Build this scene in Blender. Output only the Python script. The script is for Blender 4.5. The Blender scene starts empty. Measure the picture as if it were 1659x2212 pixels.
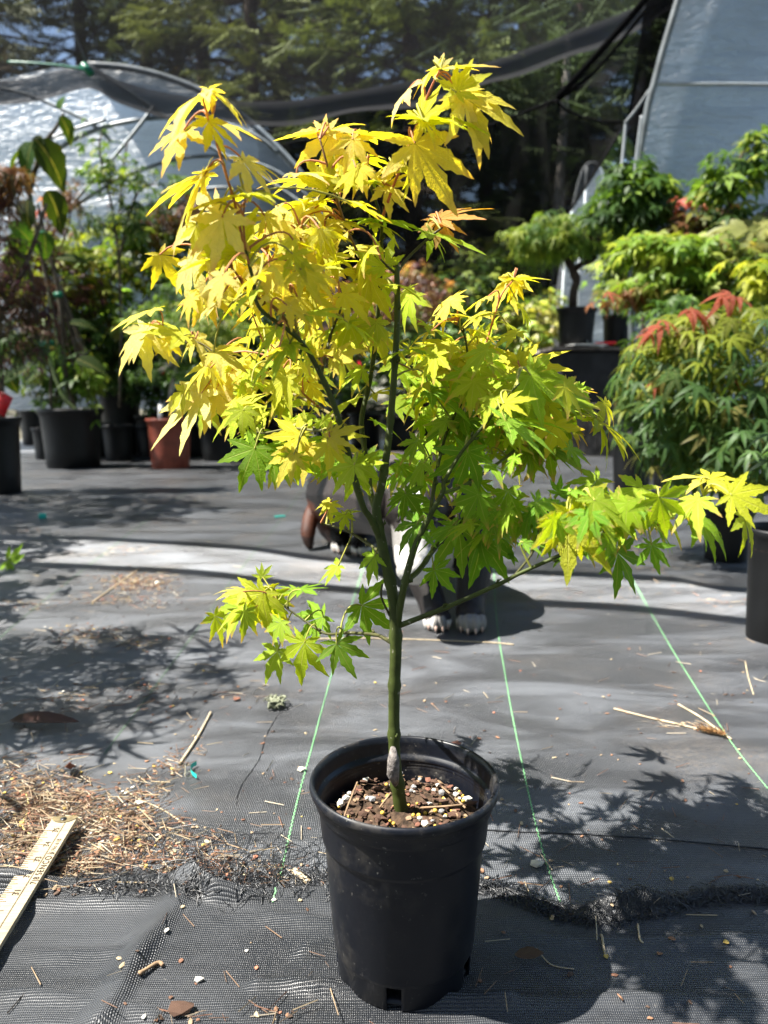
import bpy, bmesh, math, random
import numpy as np
from mathutils import Vector, Matrix, noise

RND = random.Random(11)
SC = bpy.context.scene
COL = SC.collection

# ------------------------------------------------------------------ camera, sky, sun, exposure
CAM_H, PITCH = 0.5, math.radians(9.0)
F, CX, CY = 1661.0, 829.5, 1106.0          # focal length and centre in the measuring grid (1659 x 2212)
cam_data = bpy.data.cameras.new("camera")
cam = bpy.data.objects.new("camera", cam_data)
COL.objects.link(cam)
cam.location = (0, 0, CAM_H)
cam.rotation_euler = (math.pi / 2 - PITCH, 0, 0)
cam_data.sensor_fit = 'HORIZONTAL'
cam_data.sensor_width = 25.96
cam_data.lens = 25.99
cam_data.clip_start = 0.02
cam_data.clip_end = 400
cam_data.dof.use_dof = True
cam_data.dof.focus_distance = 0.70
cam_data.dof.aperture_fstop = 6.5
SC.camera = cam

SUN_EL, SUN_AZ = math.radians(59.0), math.radians(-94.0)   # azimuth from +Y, clockwise: the sun stands to the west
world = bpy.data.worlds.new("World")
SC.world = world
world.use_nodes = True
_nt = world.node_tree
_bg = _nt.nodes["Background"]
_sky = _nt.nodes.new("ShaderNodeTexSky")
_sky.sky_type = 'NISHITA'
_sky.sun_disc = False
_sky.sun_elevation = SUN_EL
_sky.sun_rotation = SUN_AZ
_nt.links.new(_sky.outputs[0], _bg.inputs[0])
_bg.inputs[1].default_value = 0.05
sun_data = bpy.data.lights.new("sun", 'SUN')
sun_data.energy = 5.0
sun_data.angle = math.radians(0.53)
sun_data.color = (1.0, 0.955, 0.88)
sun = bpy.data.objects.new("sun", sun_data)
COL.objects.link(sun)
sun.location = (-6, 0, 8)
SUN_DIR = Vector((math.sin(SUN_AZ) * math.cos(SUN_EL), math.cos(SUN_AZ) * math.cos(SUN_EL), math.sin(SUN_EL)))
sun.rotation_euler = SUN_DIR.to_track_quat('Z', 'Y').to_euler()
SC.view_settings.view_transform = 'Standard'
SC.view_settings.look = 'None'
SC.view_settings.gamma = 1
SC.view_settings.exposure = 3.12
SC.view_settings.use_curve_mapping = False
SC.cycles.max_bounces = 10
SC.cycles.transparent_max_bounces = 16
SC.cycles.sample_clamp_indirect = 6.0

# ------------------------------------------------------------------ helpers
def ray(px, py):
    cx, cy = (px - CX) / F, -(py - CY) / F
    return Vector((cx, math.cos(PITCH) + cy * math.sin(PITCH), -math.sin(PITCH) + cy * math.cos(PITCH)))

def at(px, py, Y):
    """the point seen at a place of the photograph, at forward distance Y"""
    d = ray(px, py)
    t = Y / d.y
    return Vector((d.x * t, Y, CAM_H + d.z * t))

def gnd(px, py, z=0.0):
    d = ray(px, py)
    t = (z - CAM_H) / d.z
    return Vector((d.x * t, d.y * t, z))

def pxm(Y, h=0.4):
    """metres per measuring pixel at forward distance Y"""
    return (Y * math.cos(PITCH) + (CAM_H - h) * math.sin(PITCH)) / F

def tag(o, label=None, cat=None, group=None, kind=None):
    if label: o["label"] = label
    if cat: o["category"] = cat
    if group: o["group"] = group
    if kind: o["kind"] = kind
    return o

def thing(name, label, cat, loc=(0, 0, 0), group=None):
    o = bpy.data.objects.new(name, None)
    o.empty_display_size = 0.05
    COL.objects.link(o)
    o.location = loc
    return tag(o, label, cat, group)

def link(name, me, m=None, parent=None, loc=None, color=None):
    """link a mesh as an object; geometry given in world space stays where it is under a parent"""
    o = bpy.data.objects.new(name, me)
    COL.objects.link(o)
    if m is not None and not me.materials:
        me.materials.append(m)
    if loc is not None:
        o.location = loc
    if parent is not None:
        o.parent = parent
        o.matrix_parent_inverse = Matrix.Translation(-parent.location) if parent.type == 'EMPTY' else Matrix.Identity(4)
    if color is not None:
        o.color = color
    return o

def mesh(name, verts, faces, smooth=True):
    me = bpy.data.meshes.new(name)
    me.from_pydata([tuple(v) for v in verts], [], faces)
    if smooth:
        me.polygons.foreach_set("use_smooth", [True] * len(me.polygons))
    me.update()
    return me

class MB:
    """collects shapes that make one mesh"""
    def __init__(s): s.v, s.f, s.c = [], [], []
    def add(s, v, f, c=None):
        b = len(s.v)
        s.v += [Vector(p) for p in v]
        s.f += [tuple(i + b for i in q) for q in f]
        s.c += [c] * len(v)
    def tube(s, pts, rad, n=8, cap=True, c=None):
        pts = [Vector(p) for p in pts]
        if not hasattr(rad, '__len__'): rad = [rad] * len(pts)
        v, f = [], []
        u = None
        for i, p in enumerate(pts):
            t = (pts[min(i + 1, len(pts) - 1)] - pts[max(i - 1, 0)]).normalized()
            if u is None:
                u = t.cross(Vector((0, 0, 1)))
                if u.length < 1e-3: u = t.cross(Vector((0, 1, 0)))
                u.normalize()
            else:
                u = (u - t * u.dot(t))
                if u.length < 1e-6: u = t.orthogonal()
                u.normalize()
            w = t.cross(u)
            for k in range(n):
                a = 2 * math.pi * k / n
                v.append(p + (u * math.cos(a) + w * math.sin(a)) * rad[i])
        m = len(pts)
        for i in range(m - 1):
            for k in range(n):
                f.append((i * n + k, i * n + (k + 1) % n, (i + 1) * n + (k + 1) % n, (i + 1) * n + k))
        if cap:
            f.append(tuple(range(n - 1, -1, -1)))
            f.append(tuple((m - 1) * n + k for k in range(n)))
        s.add(v, f, c)
    def box(s, c0, size, R=None, c=None):
        x, y, z = [q / 2 for q in size]
        v = [Vector((a, b, d)) for a in (-x, x) for b in (-y, y) for d in (-z, z)]
        if R is not None: v = [R @ q for q in v]
        v = [q + Vector(c0) for q in v]
        s.add(v, [(0, 1, 3, 2), (4, 6, 7, 5), (0, 4, 5, 1), (2, 3, 7, 6), (0, 2, 6, 4), (1, 5, 7, 3)], c)
    def lathe(s, prof, n=48, centre=(0, 0, 0), c=None):
        cx, cy, cz = centre
        v, f = [], []
        for r, z in prof:
            for k in range(n):
                a = 2 * math.pi * k / n
                v.append((cx + r * math.cos(a), cy + r * math.sin(a), cz + z))
        for i in range(len(prof) - 1):
            for k in range(n):
                f.append((i * n + k, i * n + (k + 1) % n, (i + 1) * n + (k + 1) % n, (i + 1) * n + k))
        s.add(v, f, c)
    def mesh(s, name, smooth=True):
        me = mesh(name, s.v, s.f, smooth)
        if any(q is not None for q in s.c):
            at_ = me.attributes.new("Col", 'FLOAT_COLOR', 'POINT')
            at_.data.foreach_set("color", [x for q in s.c for x in ((q or (1, 1, 1)) + (1.0,))])
        return me
    def build(s, name, m, parent=None, smooth=True, color=None):
        return link(name, s.mesh(name, smooth), m, parent, color=color)

def bevel(o, w, seg=2):
    b = o.modifiers.new("edge", 'BEVEL')
    b.width, b.segments, b.limit_method = w, seg, 'ANGLE'
    return o

def scatter_mesh(name, protos, items):
    """join many small shapes into one mesh. protos: list of (verts Nx3, faces list); items: (proto index, 4x4 matrix, colour)"""
    V, C, FL, FS = [], [], [], []
    base = 0
    P = [(np.array(v, float), [list(q) for q in f]) for v, f in protos]
    PF = [(np.array([i for q in f for i in q]), np.array([len(q) for q in f])) for _, f in P]
    for k, M, c in items:
        v = P[k][0]
        M = np.array(M)
        V.append(v @ M[:3, :3].T + M[:3, 3])
        C.append(np.tile(np.array([c[0], c[1], c[2], 1.0]), (len(v), 1)))
        FL.append(PF[k][0] + base)
        FS.append(PF[k][1])
        base += len(v)
    V, C, FL, FS = np.concatenate(V), np.concatenate(C), np.concatenate(FL), np.concatenate(FS)
    me = bpy.data.meshes.new(name)
    me.vertices.add(len(V)); me.vertices.foreach_set("co", V.ravel())
    me.loops.add(len(FL)); me.loops.foreach_set("vertex_index", FL.astype(np.int32))
    me.polygons.add(len(FS))
    me.polygons.foreach_set("loop_start", np.concatenate(([0], np.cumsum(FS)[:-1])).astype(np.int32))
    me.polygons.foreach_set("use_smooth", np.ones(len(FS), bool))
    a = me.attributes.new("Col", 'FLOAT_COLOR', 'POINT')
    a.data.foreach_set("color", C.ravel())
    me.update(calc_edges=True)
    me.validate()
    return me

def frame(loc, d, n, s=1.0):
    """matrix with local Y along d, local Z near n"""
    d = Vector(d).normalized()
    n = Vector(n)
    n = n - d * n.dot(d)
    if n.length < 1e-4: n = d.orthogonal()
    n.normalize()
    x = d.cross(n)
    M = Matrix(((x.x * s, d.x * s, n.x * s, loc[0]), (x.y * s, d.y * s, n.y * s, loc[1]), (x.z * s, d.z * s, n.z * s, loc[2]), (0, 0, 0, 1)))
    return M

def smooth_line(pts, sub=4):
    """Catmull-Rom through points"""
    pts = [Vector(p) for p in pts]
    if len(pts) < 3:
        return [pts[0].lerp(pts[-1], i / sub) for i in range(sub + 1)]
    out = []
    for i in range(len(pts) - 1):
        p0, p1, p2, p3 = pts[max(i - 1, 0)], pts[i], pts[i + 1], pts[min(i + 2, len(pts) - 1)]
        for k in range(sub):
            t = k / sub
            out.append(0.5 * ((2 * p1) + (p2 - p0) * t + (2 * p0 - 5 * p1 + 4 * p2 - p3) * t * t + (3 * p1 - p0 - 3 * p2 + p3) * t ** 3))
    out.append(pts[-1])
    return out

# ------------------------------------------------------------------ materials
class NT:
    def __init__(s, name):
        s.m = bpy.data.materials.new(name)
        s.m.use_nodes = True
        s.t = s.m.node_tree
        s.t.nodes.clear()
        s.out = s.t.nodes.new("ShaderNodeOutputMaterial")
    def n(s, typ, **kw):
        o = s.t.nodes.new("ShaderNode" + typ)
        for k, v in kw.items():
            if k.startswith("i_"):
                o.inputs[k[2:].replace("_", " ")].default_value = v
            else:
                setattr(o, k, v)
        return o
    def l(s, a, b): s.t.links.new(a, b); return s
    def mix(s, fac, a, b, blend='MIX'):
        o = s.t.nodes.new("ShaderNodeMix"); o.data_type = 'RGBA'; o.blend_type = blend
        for sock, v in ((o.inputs[0], fac), (o.inputs[6], a), (o.inputs[7], b)):
            if hasattr(v, "node"): s.l(v, sock)
            else: sock.default_value = v if not isinstance(v, tuple) else (tuple(v) + (1,))[:4]
        return o.outputs[2]
    def math(s, op, a, b=0.0, clamp=False):
        o = s.t.nodes.new("ShaderNodeMath"); o.operation = op; o.use_clamp = clamp
        for sock, v in ((o.inputs[0], a), (o.inputs[1], b)):
            if hasattr(v, "node"): s.l(v, sock)
            else: sock.default_value = v
        return o.outputs[0]
    def ramp(s, v, lo, hi, a=0.0, b=1.0):
        o = s.n("MapRange"); o.interpolation_type = 'SMOOTHSTEP'
        s.l(v, o.inputs[0])
        for i, q in zip((1, 2, 3, 4), (lo, hi, a, b)): o.inputs[i].default_value = q
        return o.outputs[0]
    def noise(s, scale, detail=4, rough=0.55, vec=None, dist=0.0):
        o = s.n("TexNoise"); o.inputs["Scale"].default_value = scale; o.inputs["Detail"].default_value = detail
        o.inputs["Roughness"].default_value = rough; o.inputs["Distortion"].default_value = dist
        s.l(vec or s.coord(), o.inputs["Vector"])
        return o.outputs[0]
    def coord(s, which="Object"):
        if not hasattr(s, "_c"): s._c = s.n("TexCoord")
        return s._c.outputs[which]
    def pos(s):
        if not hasattr(s, "_g"): s._g = s.n("NewGeometry")
        return s._g.outputs["Position"]
    def bump(s, h, strength=0.3, dist=0.01):
        o = s.n("Bump"); o.inputs["Strength"].default_value = strength; o.inputs["Distance"].default_value = dist
        s.l(h, o.inputs["Height"]); return o.outputs[0]
    def pbsdf(s, col, rough=0.6, spec=0.4, normal=None, metal=0.0):
        o = s.n("BsdfPrincipled")
        for k, v in (("Base Color", col), ("Roughness", rough), ("Specular IOR Level", spec), ("Metallic", metal)):
            if hasattr(v, "node"): s.l(v, o.inputs[k])
            else: o.inputs[k].default_value = v if not isinstance(v, tuple) else (tuple(v) + (1,))[:4]
        if normal is not None: s.l(normal, o.inputs["Normal"])
        return o.outputs[0]
    def end(s, sh): s.l(sh, s.out.inputs[0]); return s.m
    def mixsh(s, fac, a, b):
        o = s.n("MixShader")
        if hasattr(fac, "node"): s.l(fac, o.inputs[0])
        else: o.inputs[0].default_value = fac
        s.l(a, o.inputs[1]); s.l(b, o.inputs[2]); return o.outputs[0]

def simple(name, col, rough=0.6, spec=0.4, var=0.25, scale=30, bump=0.15, metal=0.0, dist=0.002):
    t = NT(name)
    nz = t.noise(scale)
    c = t.mix(t.ramp(nz, 0.3, 0.7), tuple(q * (1 - var) for q in col), tuple(min(1, q * (1 + var)) for q in col))
    return t.end(t.pbsdf(c, rough, spec, t.bump(nz, bump, dist), metal))

def vcol_mat(name, rough=0.7, spec=0.3, trans=0.0, bump=0.0):
    t = NT(name)
    a = t.n("Attribute", attribute_name="Col")
    nz = t.noise(60, 3)
    c = t.mix(t.ramp(nz, 0.35, 0.65, 0.0, 0.35), a.outputs[0], t.mix(1.0, a.outputs[0], (0.55, 0.55, 0.55), 'MULTIPLY'))
    sh = t.pbsdf(c, rough, spec, t.bump(nz, bump, 0.002) if bump else None)
    if trans > 0:
        g = t.n("Gamma"); t.l(a.outputs[0], g.inputs[0]); g.inputs[1].default_value = 0.85
        tr = t.n("BsdfTranslucent"); t.l(t.mix(1.0, g.outputs[0], (1.0, 1.0, 0.45), 'MULTIPLY'), tr.inputs[0])
        sh = t.mixsh(trans, sh, tr.outputs[0])
    return t.end(sh)

M = {}
def hero_leaf_mat(name="maple_leaf", massed=False):
    t = NT(name)
    oi = t.n("ObjectInfo")
    tip = t.n("Attribute", attribute_name="tipf").outputs["Fac"]
    rib = t.n("Attribute", attribute_name="rib").outputs["Fac"]
    seed = t.n("CombineXYZ")
    t.l(t.math('MULTIPLY', oi.outputs["Random"], 40.0), seed.inputs[0])
    v = t.n("VectorMath", operation='ADD'); t.l(t.coord(), v.inputs[0]); t.l(seed.outputs[0], v.inputs[1])
    blotch = t.noise(4.0, 4, 0.6, v.outputs[0])
    fine = t.noise(26.0, 2, 0.5, v.outputs[0])
    c = t.n("Attribute", attribute_name="Col").outputs[0] if massed else oi.outputs["Color"]
    c = t.mix(t.ramp(blotch, 0.35, 0.7, 0.0, 0.38), c, t.mix(1.0, c, (0.76, 0.84, 0.62), 'MULTIPLY'))
    # secondary veins run out from the midrib at an angle
    ph = t.math('SUBTRACT', t.math('MULTIPLY', tip, 62.0), t.math('MULTIPLY', rib, 17.0))
    sec = t.math('POWER', t.math('ABSOLUTE', t.math('COSINE', ph)), 5.0)
    mid = t.ramp(rib, 0.0, 0.10, 1.0, 0.0)
    vein = t.math('MAXIMUM', mid, t.math('MULTIPLY', sec, 0.22))
    c = t.mix(t.math('MULTIPLY', vein, 0.48), c, (0.74, 0.66, 0.26))
    edge_ = t.math('MULTIPLY', t.ramp(rib, 0.55, 1.0), t.ramp(blotch, 0.56, 0.70, 0.0, 0.22))
    c = t.mix(edge_, c, (0.34, 0.19, 0.06))
    pink = t.math('MULTIPLY', t.ramp(t.math('ADD', tip, t.math('MULTIPLY', blotch, 0.5)), 0.85, 1.45), oi.outputs["Alpha"])
    c = t.mix(pink, c, (0.72, 0.30, 0.20))
    spot = t.ramp(fine, 0.73, 0.80, 0.0, 0.6)
    c = t.mix(spot, c, (0.22, 0.12, 0.04))
    nrm = t.bump(t.math('ADD', t.math('MULTIPLY', vein, -0.7), t.math('MULTIPLY', fine, 0.4)), 0.42, 0.03)
    sh = t.pbsdf(c, 0.55, 0.15, nrm)
    g = t.n("Gamma"); t.l(c, g.inputs[0]); g.inputs[1].default_value = 0.9
    tr = t.n("BsdfTranslucent")
    t.l(t.mix(1.0, g.outputs[0], (1.0, 0.96, 0.14), 'MULTIPLY'), tr.inputs[0]); t.l(nrm, tr.inputs[1])
    return t.end(t.mixsh(0.56, sh, tr.outputs[0]))
M['leaf'] = hero_leaf_mat()
M['leafmass'] = hero_leaf_mat("massed_maple_leaf", True)

def bark_mat():
    t = NT("young_maple_bark")
    oi = t.n("ObjectInfo")
    nz = t.noise(90, 4)
    st = t.noise(220, 2)
    c = t.mix(t.ramp(nz, 0.4, 0.75, 0.0, 0.6), oi.outputs["Color"], t.mix(1.0, oi.outputs["Color"], (0.5, 0.45, 0.5), 'MULTIPLY'))
    c = t.mix(t.ramp(st, 0.68, 0.72, 0.0, 0.5), c, (0.30, 0.28, 0.22))
    return t.end(t.pbsdf(c, 0.62, 0.22, t.bump(nz, 0.3, 0.001)))
M['bark'] = bark_mat()

def plastic_black():
    t = NT("black_pot_plastic")
    p = t.pos()
    nz = t.noise(28, 5, 0.7, p); big = t.noise(7, 3, 0.6, p); fine = t.noise(260, 2, 0.6, p)
    dust = t.math('MULTIPLY', t.ramp(nz, 0.46, 0.70), t.ramp(big, 0.36, 0.62))
    speck = t.ramp(fine, 0.66, 0.72, 0.0, 0.7)
    c = t.mix(t.math('MULTIPLY', dust, 0.44), (0.0018, 0.0030, 0.0066), (0.07, 0.062, 0.05))
    c = t.mix(t.math('MULTIPLY', speck, t.ramp(big, 0.35, 0.7)), c, (0.16, 0.15, 0.13))
    r = t.math('ADD', t.math('MULTIPLY', dust, 0.3), 0.42)
    return t.end(t.pbsdf(c, r, 0.36, t.bump(nz, 0.08, 0.002)))
M['pot'] = plastic_black()
M['potbg'] = simple("shaded_black_pot_plastic", (0.0022, 0.0025, 0.003), 0.5, 0.35, 0.3, 20, 0.05)  # darker pot plastic without dust; the pots' shade is put into its colour
M['redpot'] = simple("red_brown_pot_plastic", (0.20, 0.045, 0.025), 0.45, 0.4, 0.2, 25, 0.1)
M['soil'] = simple("potting_bark_soil", (0.045, 0.028, 0.017), 0.9, 0.2, 0.7, 160, 0.9, dist=0.004)
M['chips'] = vcol_mat("bark_and_needles", 0.8, 0.25, 0.0, 0.3)
M['thread'] = simple("black_polypropylene_thread", (0.016, 0.017, 0.019), 0.35, 0.5, 0.3, 60, 0.0)
M['stem'] = simple("grey_brown_stem", (0.10, 0.08, 0.06), 0.8, 0.2, 0.4, 40, 0.4)
M['cane'] = simple("green_stake", (0.12, 0.16, 0.06), 0.6, 0.3, 0.3, 40, 0.2)
M['palestem'] = simple("pale_maple_stem", (0.30, 0.27, 0.24), 0.7, 0.3, 0.35, 40, 0.3)
M['fol'] = vcol_mat("nursery_foliage", 0.5, 0.35, 0.46)
M['needles'] = vcol_mat("conifer_needles", 0.7, 0.2, 0.15)
M['trunk'] = simple("conifer_bark", (0.05, 0.038, 0.03), 0.9, 0.1, 0.45, 6, 0.8, dist=0.03)
M['pipe'] = simple("galvanised_pipe", (0.12, 0.14, 0.15), 0.5, 0.4, 0.25, 15, 0.1)
M['whitepipe'] = simple("white_pipe", (0.34, 0.37, 0.39), 0.4, 0.4, 0.12, 15, 0.05)
M['greentie'] = simple("green_tie_tape", (0.0, 0.16, 0.085), 0.4, 0.5, 0.2, 60, 0.05)
M['tealtie'] = simple("teal_tape_scrap", (0.02, 0.42, 0.34), 0.4, 0.4, 0.15, 60, 0.05)
M['ribbon'] = simple("red_flagging_tape", (0.55, 0.012, 0.02), 0.4, 0.4, 0.2, 30, 0.05)
M['wood'] = simple("weathered_grey_board", (0.12, 0.105, 0.095), 0.85, 0.2, 0.45, 18, 0.4)
M['white'] = simple("white_label_plastic", (0.62, 0.62, 0.6), 0.5, 0.4, 0.1, 30, 0.05)

def film_mat(name, col, trans, alpha, wr=0.5):
    t = NT(name)
    w = t.n("Mapping"); t.l(t.pos(), w.inputs[0]); w.inputs["Scale"].default_value = (1.0, 0.35, 3.2); w.inputs["Rotation"].default_value = (0, 0.5, 0)
    nz = t.noise(2.6, 5, 0.6, w.outputs[0], 0.6)
    n2 = t.noise(11, 3, 0.6, w.outputs[0], 1.0)
    grime = t.noise(0.9, 4, 0.6, t.pos())
    c = t.mix(t.ramp(grime, 0.35, 0.7, 0.0, 0.6), col, tuple(q * 0.62 for q in col))
    h = t.math('ADD', nz, t.math('MULTIPLY', n2, 0.35))
    nrm = t.bump(h, wr, 0.10)
    sh = t.pbsdf(c, 0.32, 0.5, nrm)
    tr = t.n("BsdfTranslucent"); t.l(c, tr.inputs[0]); t.l(nrm, tr.inputs[1])
    sh = t.mixsh(trans, sh, tr.outputs[0])
    tp = t.n("BsdfTransparent"); tp.inputs[0].default_value = (0.8, 0.88, 0.95, 1)
    return t.end(t.mixsh(alpha, sh, tp.outputs[0]))
M['film'] = film_mat("greenhouse_film", (0.58, 0.67, 0.75), 0.55, 0.06, 1.0)
M['filmclear'] = film_mat("pale_greenhouse_film", (0.40, 0.445, 0.49), 0.55, 0.24)

def net_mat(name, see, col=(0.008, 0.008, 0.009)):
    """knitted shade cloth: the open share of the knit lets light and sight through"""
    t = NT(name)
    nz = t.noise(1.3, 4, 0.6, t.pos(), 0.5)
    d = t.n("BsdfDiffuse"); d.inputs[0].default_value = col + (1,)
    tl = t.n("BsdfTranslucent"); tl.inputs[0].default_value = tuple(q * 1.3 for q in col) + (1,)
    sh = t.mixsh(0.2, d.outputs[0], tl.outputs[0])
    tp = t.n("BsdfTransparent")
    return t.end(t.mixsh(t.ramp(nz, 0.3, 0.7, see - 0.05, see + 0.05), sh, tp.outputs[0]))
M['net'] = net_mat("open_shade_cloth", 0.50)
M['netfar'] = net_mat("dense_shade_cloth", 0.30)
M['nethem'] = net_mat("doubled_shade_cloth_hem", 0.08, (0.06, 0.06, 0.064))  # grey lifted so the hem's sunlit look sits in its colour
M['netwall'] = net_mat("fine_black_netting", 0.27, (0.008, 0.008, 0.008))
M['netfold'] = net_mat("gathered_netting", 0.06, (0.006, 0.006, 0.0065))

def fabric_mat(name, weave, dusty, base):
    """woven weed fabric: warp and weft ridges, pale dust, brown fines"""
    t = NT(name)
    p = t.pos()
    wx = t.n("TexWave", wave_type='BANDS', bands_direction='X'); wy = t.n("TexWave", wave_type='BANDS', bands_direction='Y')
    for w, s in ((wx, weave), (wy, weave * 0.72)):
        t.l(p, w.inputs[0]); w.inputs["Scale"].default_value = s; w.inputs["Distortion"].default_value = 2.6; w.inputs["Detail"].default_value = 2; w.inputs["Detail Scale"].default_value = 0.4
    wv = t.math('MULTIPLY', wx.outputs["Fac"], wy.outputs["Fac"])
    mp = t.n("Mapping"); t.l(p, mp.inputs[0]); mp.inputs["Scale"].default_value = (0.5, 1.6, 1)
    streak = t.noise(6, 5, 0.65, mp.outputs[0], 0.7)
    cloud = t.noise(3.2, 5, 0.6, p)
    fine = t.noise(150, 3, 0.7, p)
    c = t.mix(t.ramp(wv, 0.05, 0.75), tuple(q * 0.62 for q in base), tuple(q * 1.35 for q in base))
    c = t.mix(t.math('MULTIPLY', t.ramp(streak, 0.38, 0.72), 0.62 * dusty), c, (0.100, 0.108, 0.120))
    c = t.mix(t.math('MULTIPLY', t.math('MULTIPLY', t.ramp(cloud, 0.5, 0.72), t.ramp(fine, 0.35, 0.7)), 0.7 * dusty), c, (0.105, 0.09, 0.075))
    c = t.mix(t.ramp(fine, 0.70, 0.74, 0.0, 0.5 * dusty), c, (0.26, 0.24, 0.21))
    h = t.math('ADD', wv, t.math('MULTIPLY', fine, 0.4))
    return t.end(t.pbsdf(c, t.ramp(streak, 0.3, 0.7, 0.28, 0.52), 0.6, t.bump(h, 0.8, 0.0016)))
M['fabric'] = fabric_mat("woven_ground_cover", 140, 1.25, (0.024, 0.0262, 0.030))
M['fabricfront'] = fabric_mat("coarse_woven_ground_cover", 185, 0.5, (0.019, 0.021, 0.0245))
M['farground'] = simple("forest_floor", (0.055, 0.05, 0.035), 0.95, 0.1, 0.5, 1.5, 0.4, dist=0.05)
# ------------------------------------------------------------------ ground
def wob(x, y, s, amp):
    return noise.noise((x * s, y * s, 3.3)) * amp

def gh(x, y):
    """height of the ground cover"""
    return 0.006 + wob(x, y, 1.1, 0.004) + wob(x * 0.5, y, 5, 0.0015) + wob(x, y * 0.6, 11, 0.0012)

def grid_mesh(name, xs, ys, hf, keep=None):
    v = [(x, y, hf(x, y)) for y in ys for x in xs]
    nx = len(xs)
    f = []
    for j in range(len(ys) - 1):
        for i in range(nx - 1):
            if keep is None or keep(xs[i], ys[j]):
                f.append((j * nx + i, j * nx + i + 1, (j + 1) * nx + i + 1, (j + 1) * nx + i))
    me = mesh(name, v, f)
    if keep is not None:
        bm = bmesh.new(); bm.from_mesh(me)
        bmesh.ops.delete(bm, geom=[q for q in bm.verts if not q.link_faces], context='VERTS')
        bm.to_mesh(me); bm.free()
    return me

g = MB()
g.add([(-150, -40, -0.02), (150, -40, -0.02), (150, 260, -0.02), (-150, 260, -0.02)], [(0, 1, 2, 3)])
tag(g.build("ground", M['farground'], smooth=False), kind='structure')

xs = [-4.6 + 0.1 * i for i in range(33)] + [-1.35 + 0.022 * i for i in range(136)] + [1.7 + 0.1 * i for i in range(40)]
ys = [-1.5 + 0.15 * i for i in range(13)] + [0.42 + 0.02 * i for i in range(100)] + [2.5 + 0.12 * i for i in range(45)]
tag(link("ground_cover_cloth", grid_mesh("ground_cover_cloth", xs, ys, gh), M['fabric']), kind='structure')

EDGE = [gnd(*p) for p in [(-900, 1905), (-300, 1915), (0, 1925), (80, 1928), (250, 1912), (420, 1918), (452, 1946), (500, 1956), (600, 1950), (720, 1945), (880, 1935), (1040, 1922), (1110, 1945), (1220, 1985), (1330, 1990), (1420, 1975), (1520, 1945), (1600, 1940), (1659, 1943), (2200, 1950), (2900, 1960)]]
def edge_y(x):
    for a, b in zip(EDGE, EDGE[1:]):
        if a.x <= x <= b.x:
            t = (x - a.x) / (b.x - a.x)
            return a.y + (b.y - a.y) * t + wob(x, 0.3, 40, 0.004)
    return 0.7

RIDGES = [([(432, 1905), (400, 1965), (345, 2050), (290, 2125), (235, 2230)], 0.011, 0.012, 0.5),
          ([(300, 2060), (420, 1960)], 0.006, 0.02, 0.6),
          ([(560, 2150), (700, 2162), (850, 2182), (1000, 2192), (1100, 2190)], 0.007, 0.006, 0.3),
          ([(-60, 2165), (120, 2176), (250, 2195), (330, 2215)], 0.006, 0.008, 0.6),
          ([(660, 2075), (740, 2062), (860, 2050), (930, 2062)], 0.006, 0.006, 0.4),
          ([(1080, 2040), (1250, 2060), (1500, 2058), (1659, 2050)], 0.004, 0.006, 0.4),
          ([(-50, 2060), (120, 2085), (280, 2080)], 0.004, 0.01, 0.5),
          ([(430, 2010), (560, 2000), (720, 2018)], 0.004, 0.009, 0.5),
          ([(80, 1975), (200, 1968), (330, 1972)], 0.006, 0.006, 0.5),
          ([(1100, 2190), (1400, 2185), (1659, 2195)], 0.004, 0.008, 0.5)]
RIDGES = [([gnd(*p) for p in pts], a, w, k) for pts, a, w, k in RIDGES]
def seg_dist(x, y, a, b):
    dx, dy = b.x - a.x, b.y - a.y
    L = dx * dx + dy * dy
    t = max(0, min(1, ((x - a.x) * dx + (y - a.y) * dy) / L))
    px, py = a.x + dx * t, a.y + dy * t
    side = dx * (y - a.y) - dy * (x - a.x)
    return math.hypot(x - px, y - py), side

def fh(x, y):
    h = gh(x, y) + 0.005 + wob(x * 0.6, y * 1.4, 9, 0.004) + wob(x * 0.7, y * 2.2, 30, 0.0016)
    for pts, a, w, k in RIDGES:
        for p, q in zip(pts, pts[1:]):
            if min(p.x, q.x) - 0.06 < x < max(p.x, q.x) + 0.06 and min(p.y, q.y) - 0.06 < y < max(p.y, q.y) + 0.06:
                d, side = seg_dist(x, y, p, q)
                ww = w * (1.7 if side < 0 else 0.7)
                h = max(h, gh(x, y) + 0.005 + 1.5 * a * math.exp(-(d / ww) ** 2) * (0.75 + wob(x, y, 20, 0.5)))
    e = edge_y(x) - y
    if e < 0.02 and (x < 0.42):
        lift = 0.016 * max(0.0, math.sin(x * 31 + 0.6)) + 0.003
        h += lift * math.exp(-((e - 0.004) / 0.009) ** 2)
    return h
fx = [-1.6 + 0.05 * i for i in range(20)] + [-0.6 + 0.0045 * i for i in range(266)] + [0.62 + 0.06 * i for i in range(18)]
fy = [-0.6 + 0.06 * i for i in range(15)] + [0.3 + 0.009 * i for i in range(25)] + [0.525 + 0.0045 * i for i in range(50)]
tag(link("front_cover_cloth", grid_mesh("front_cover_cloth", fx, fy, fh, lambda x, y: y < edge_y(x)), M['fabricfront']), kind='structure')

def surf(x, y):
    return fh(x, y) if y < edge_y(x) else gh(x, y)

def on_ground(px, py, up=0.0):
    p = gnd(px, py)
    for _ in range(3):
        p = gnd(px, py, surf(p.x, p.y))
    p.z = surf(p.x, p.y) + up
    return p

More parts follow.
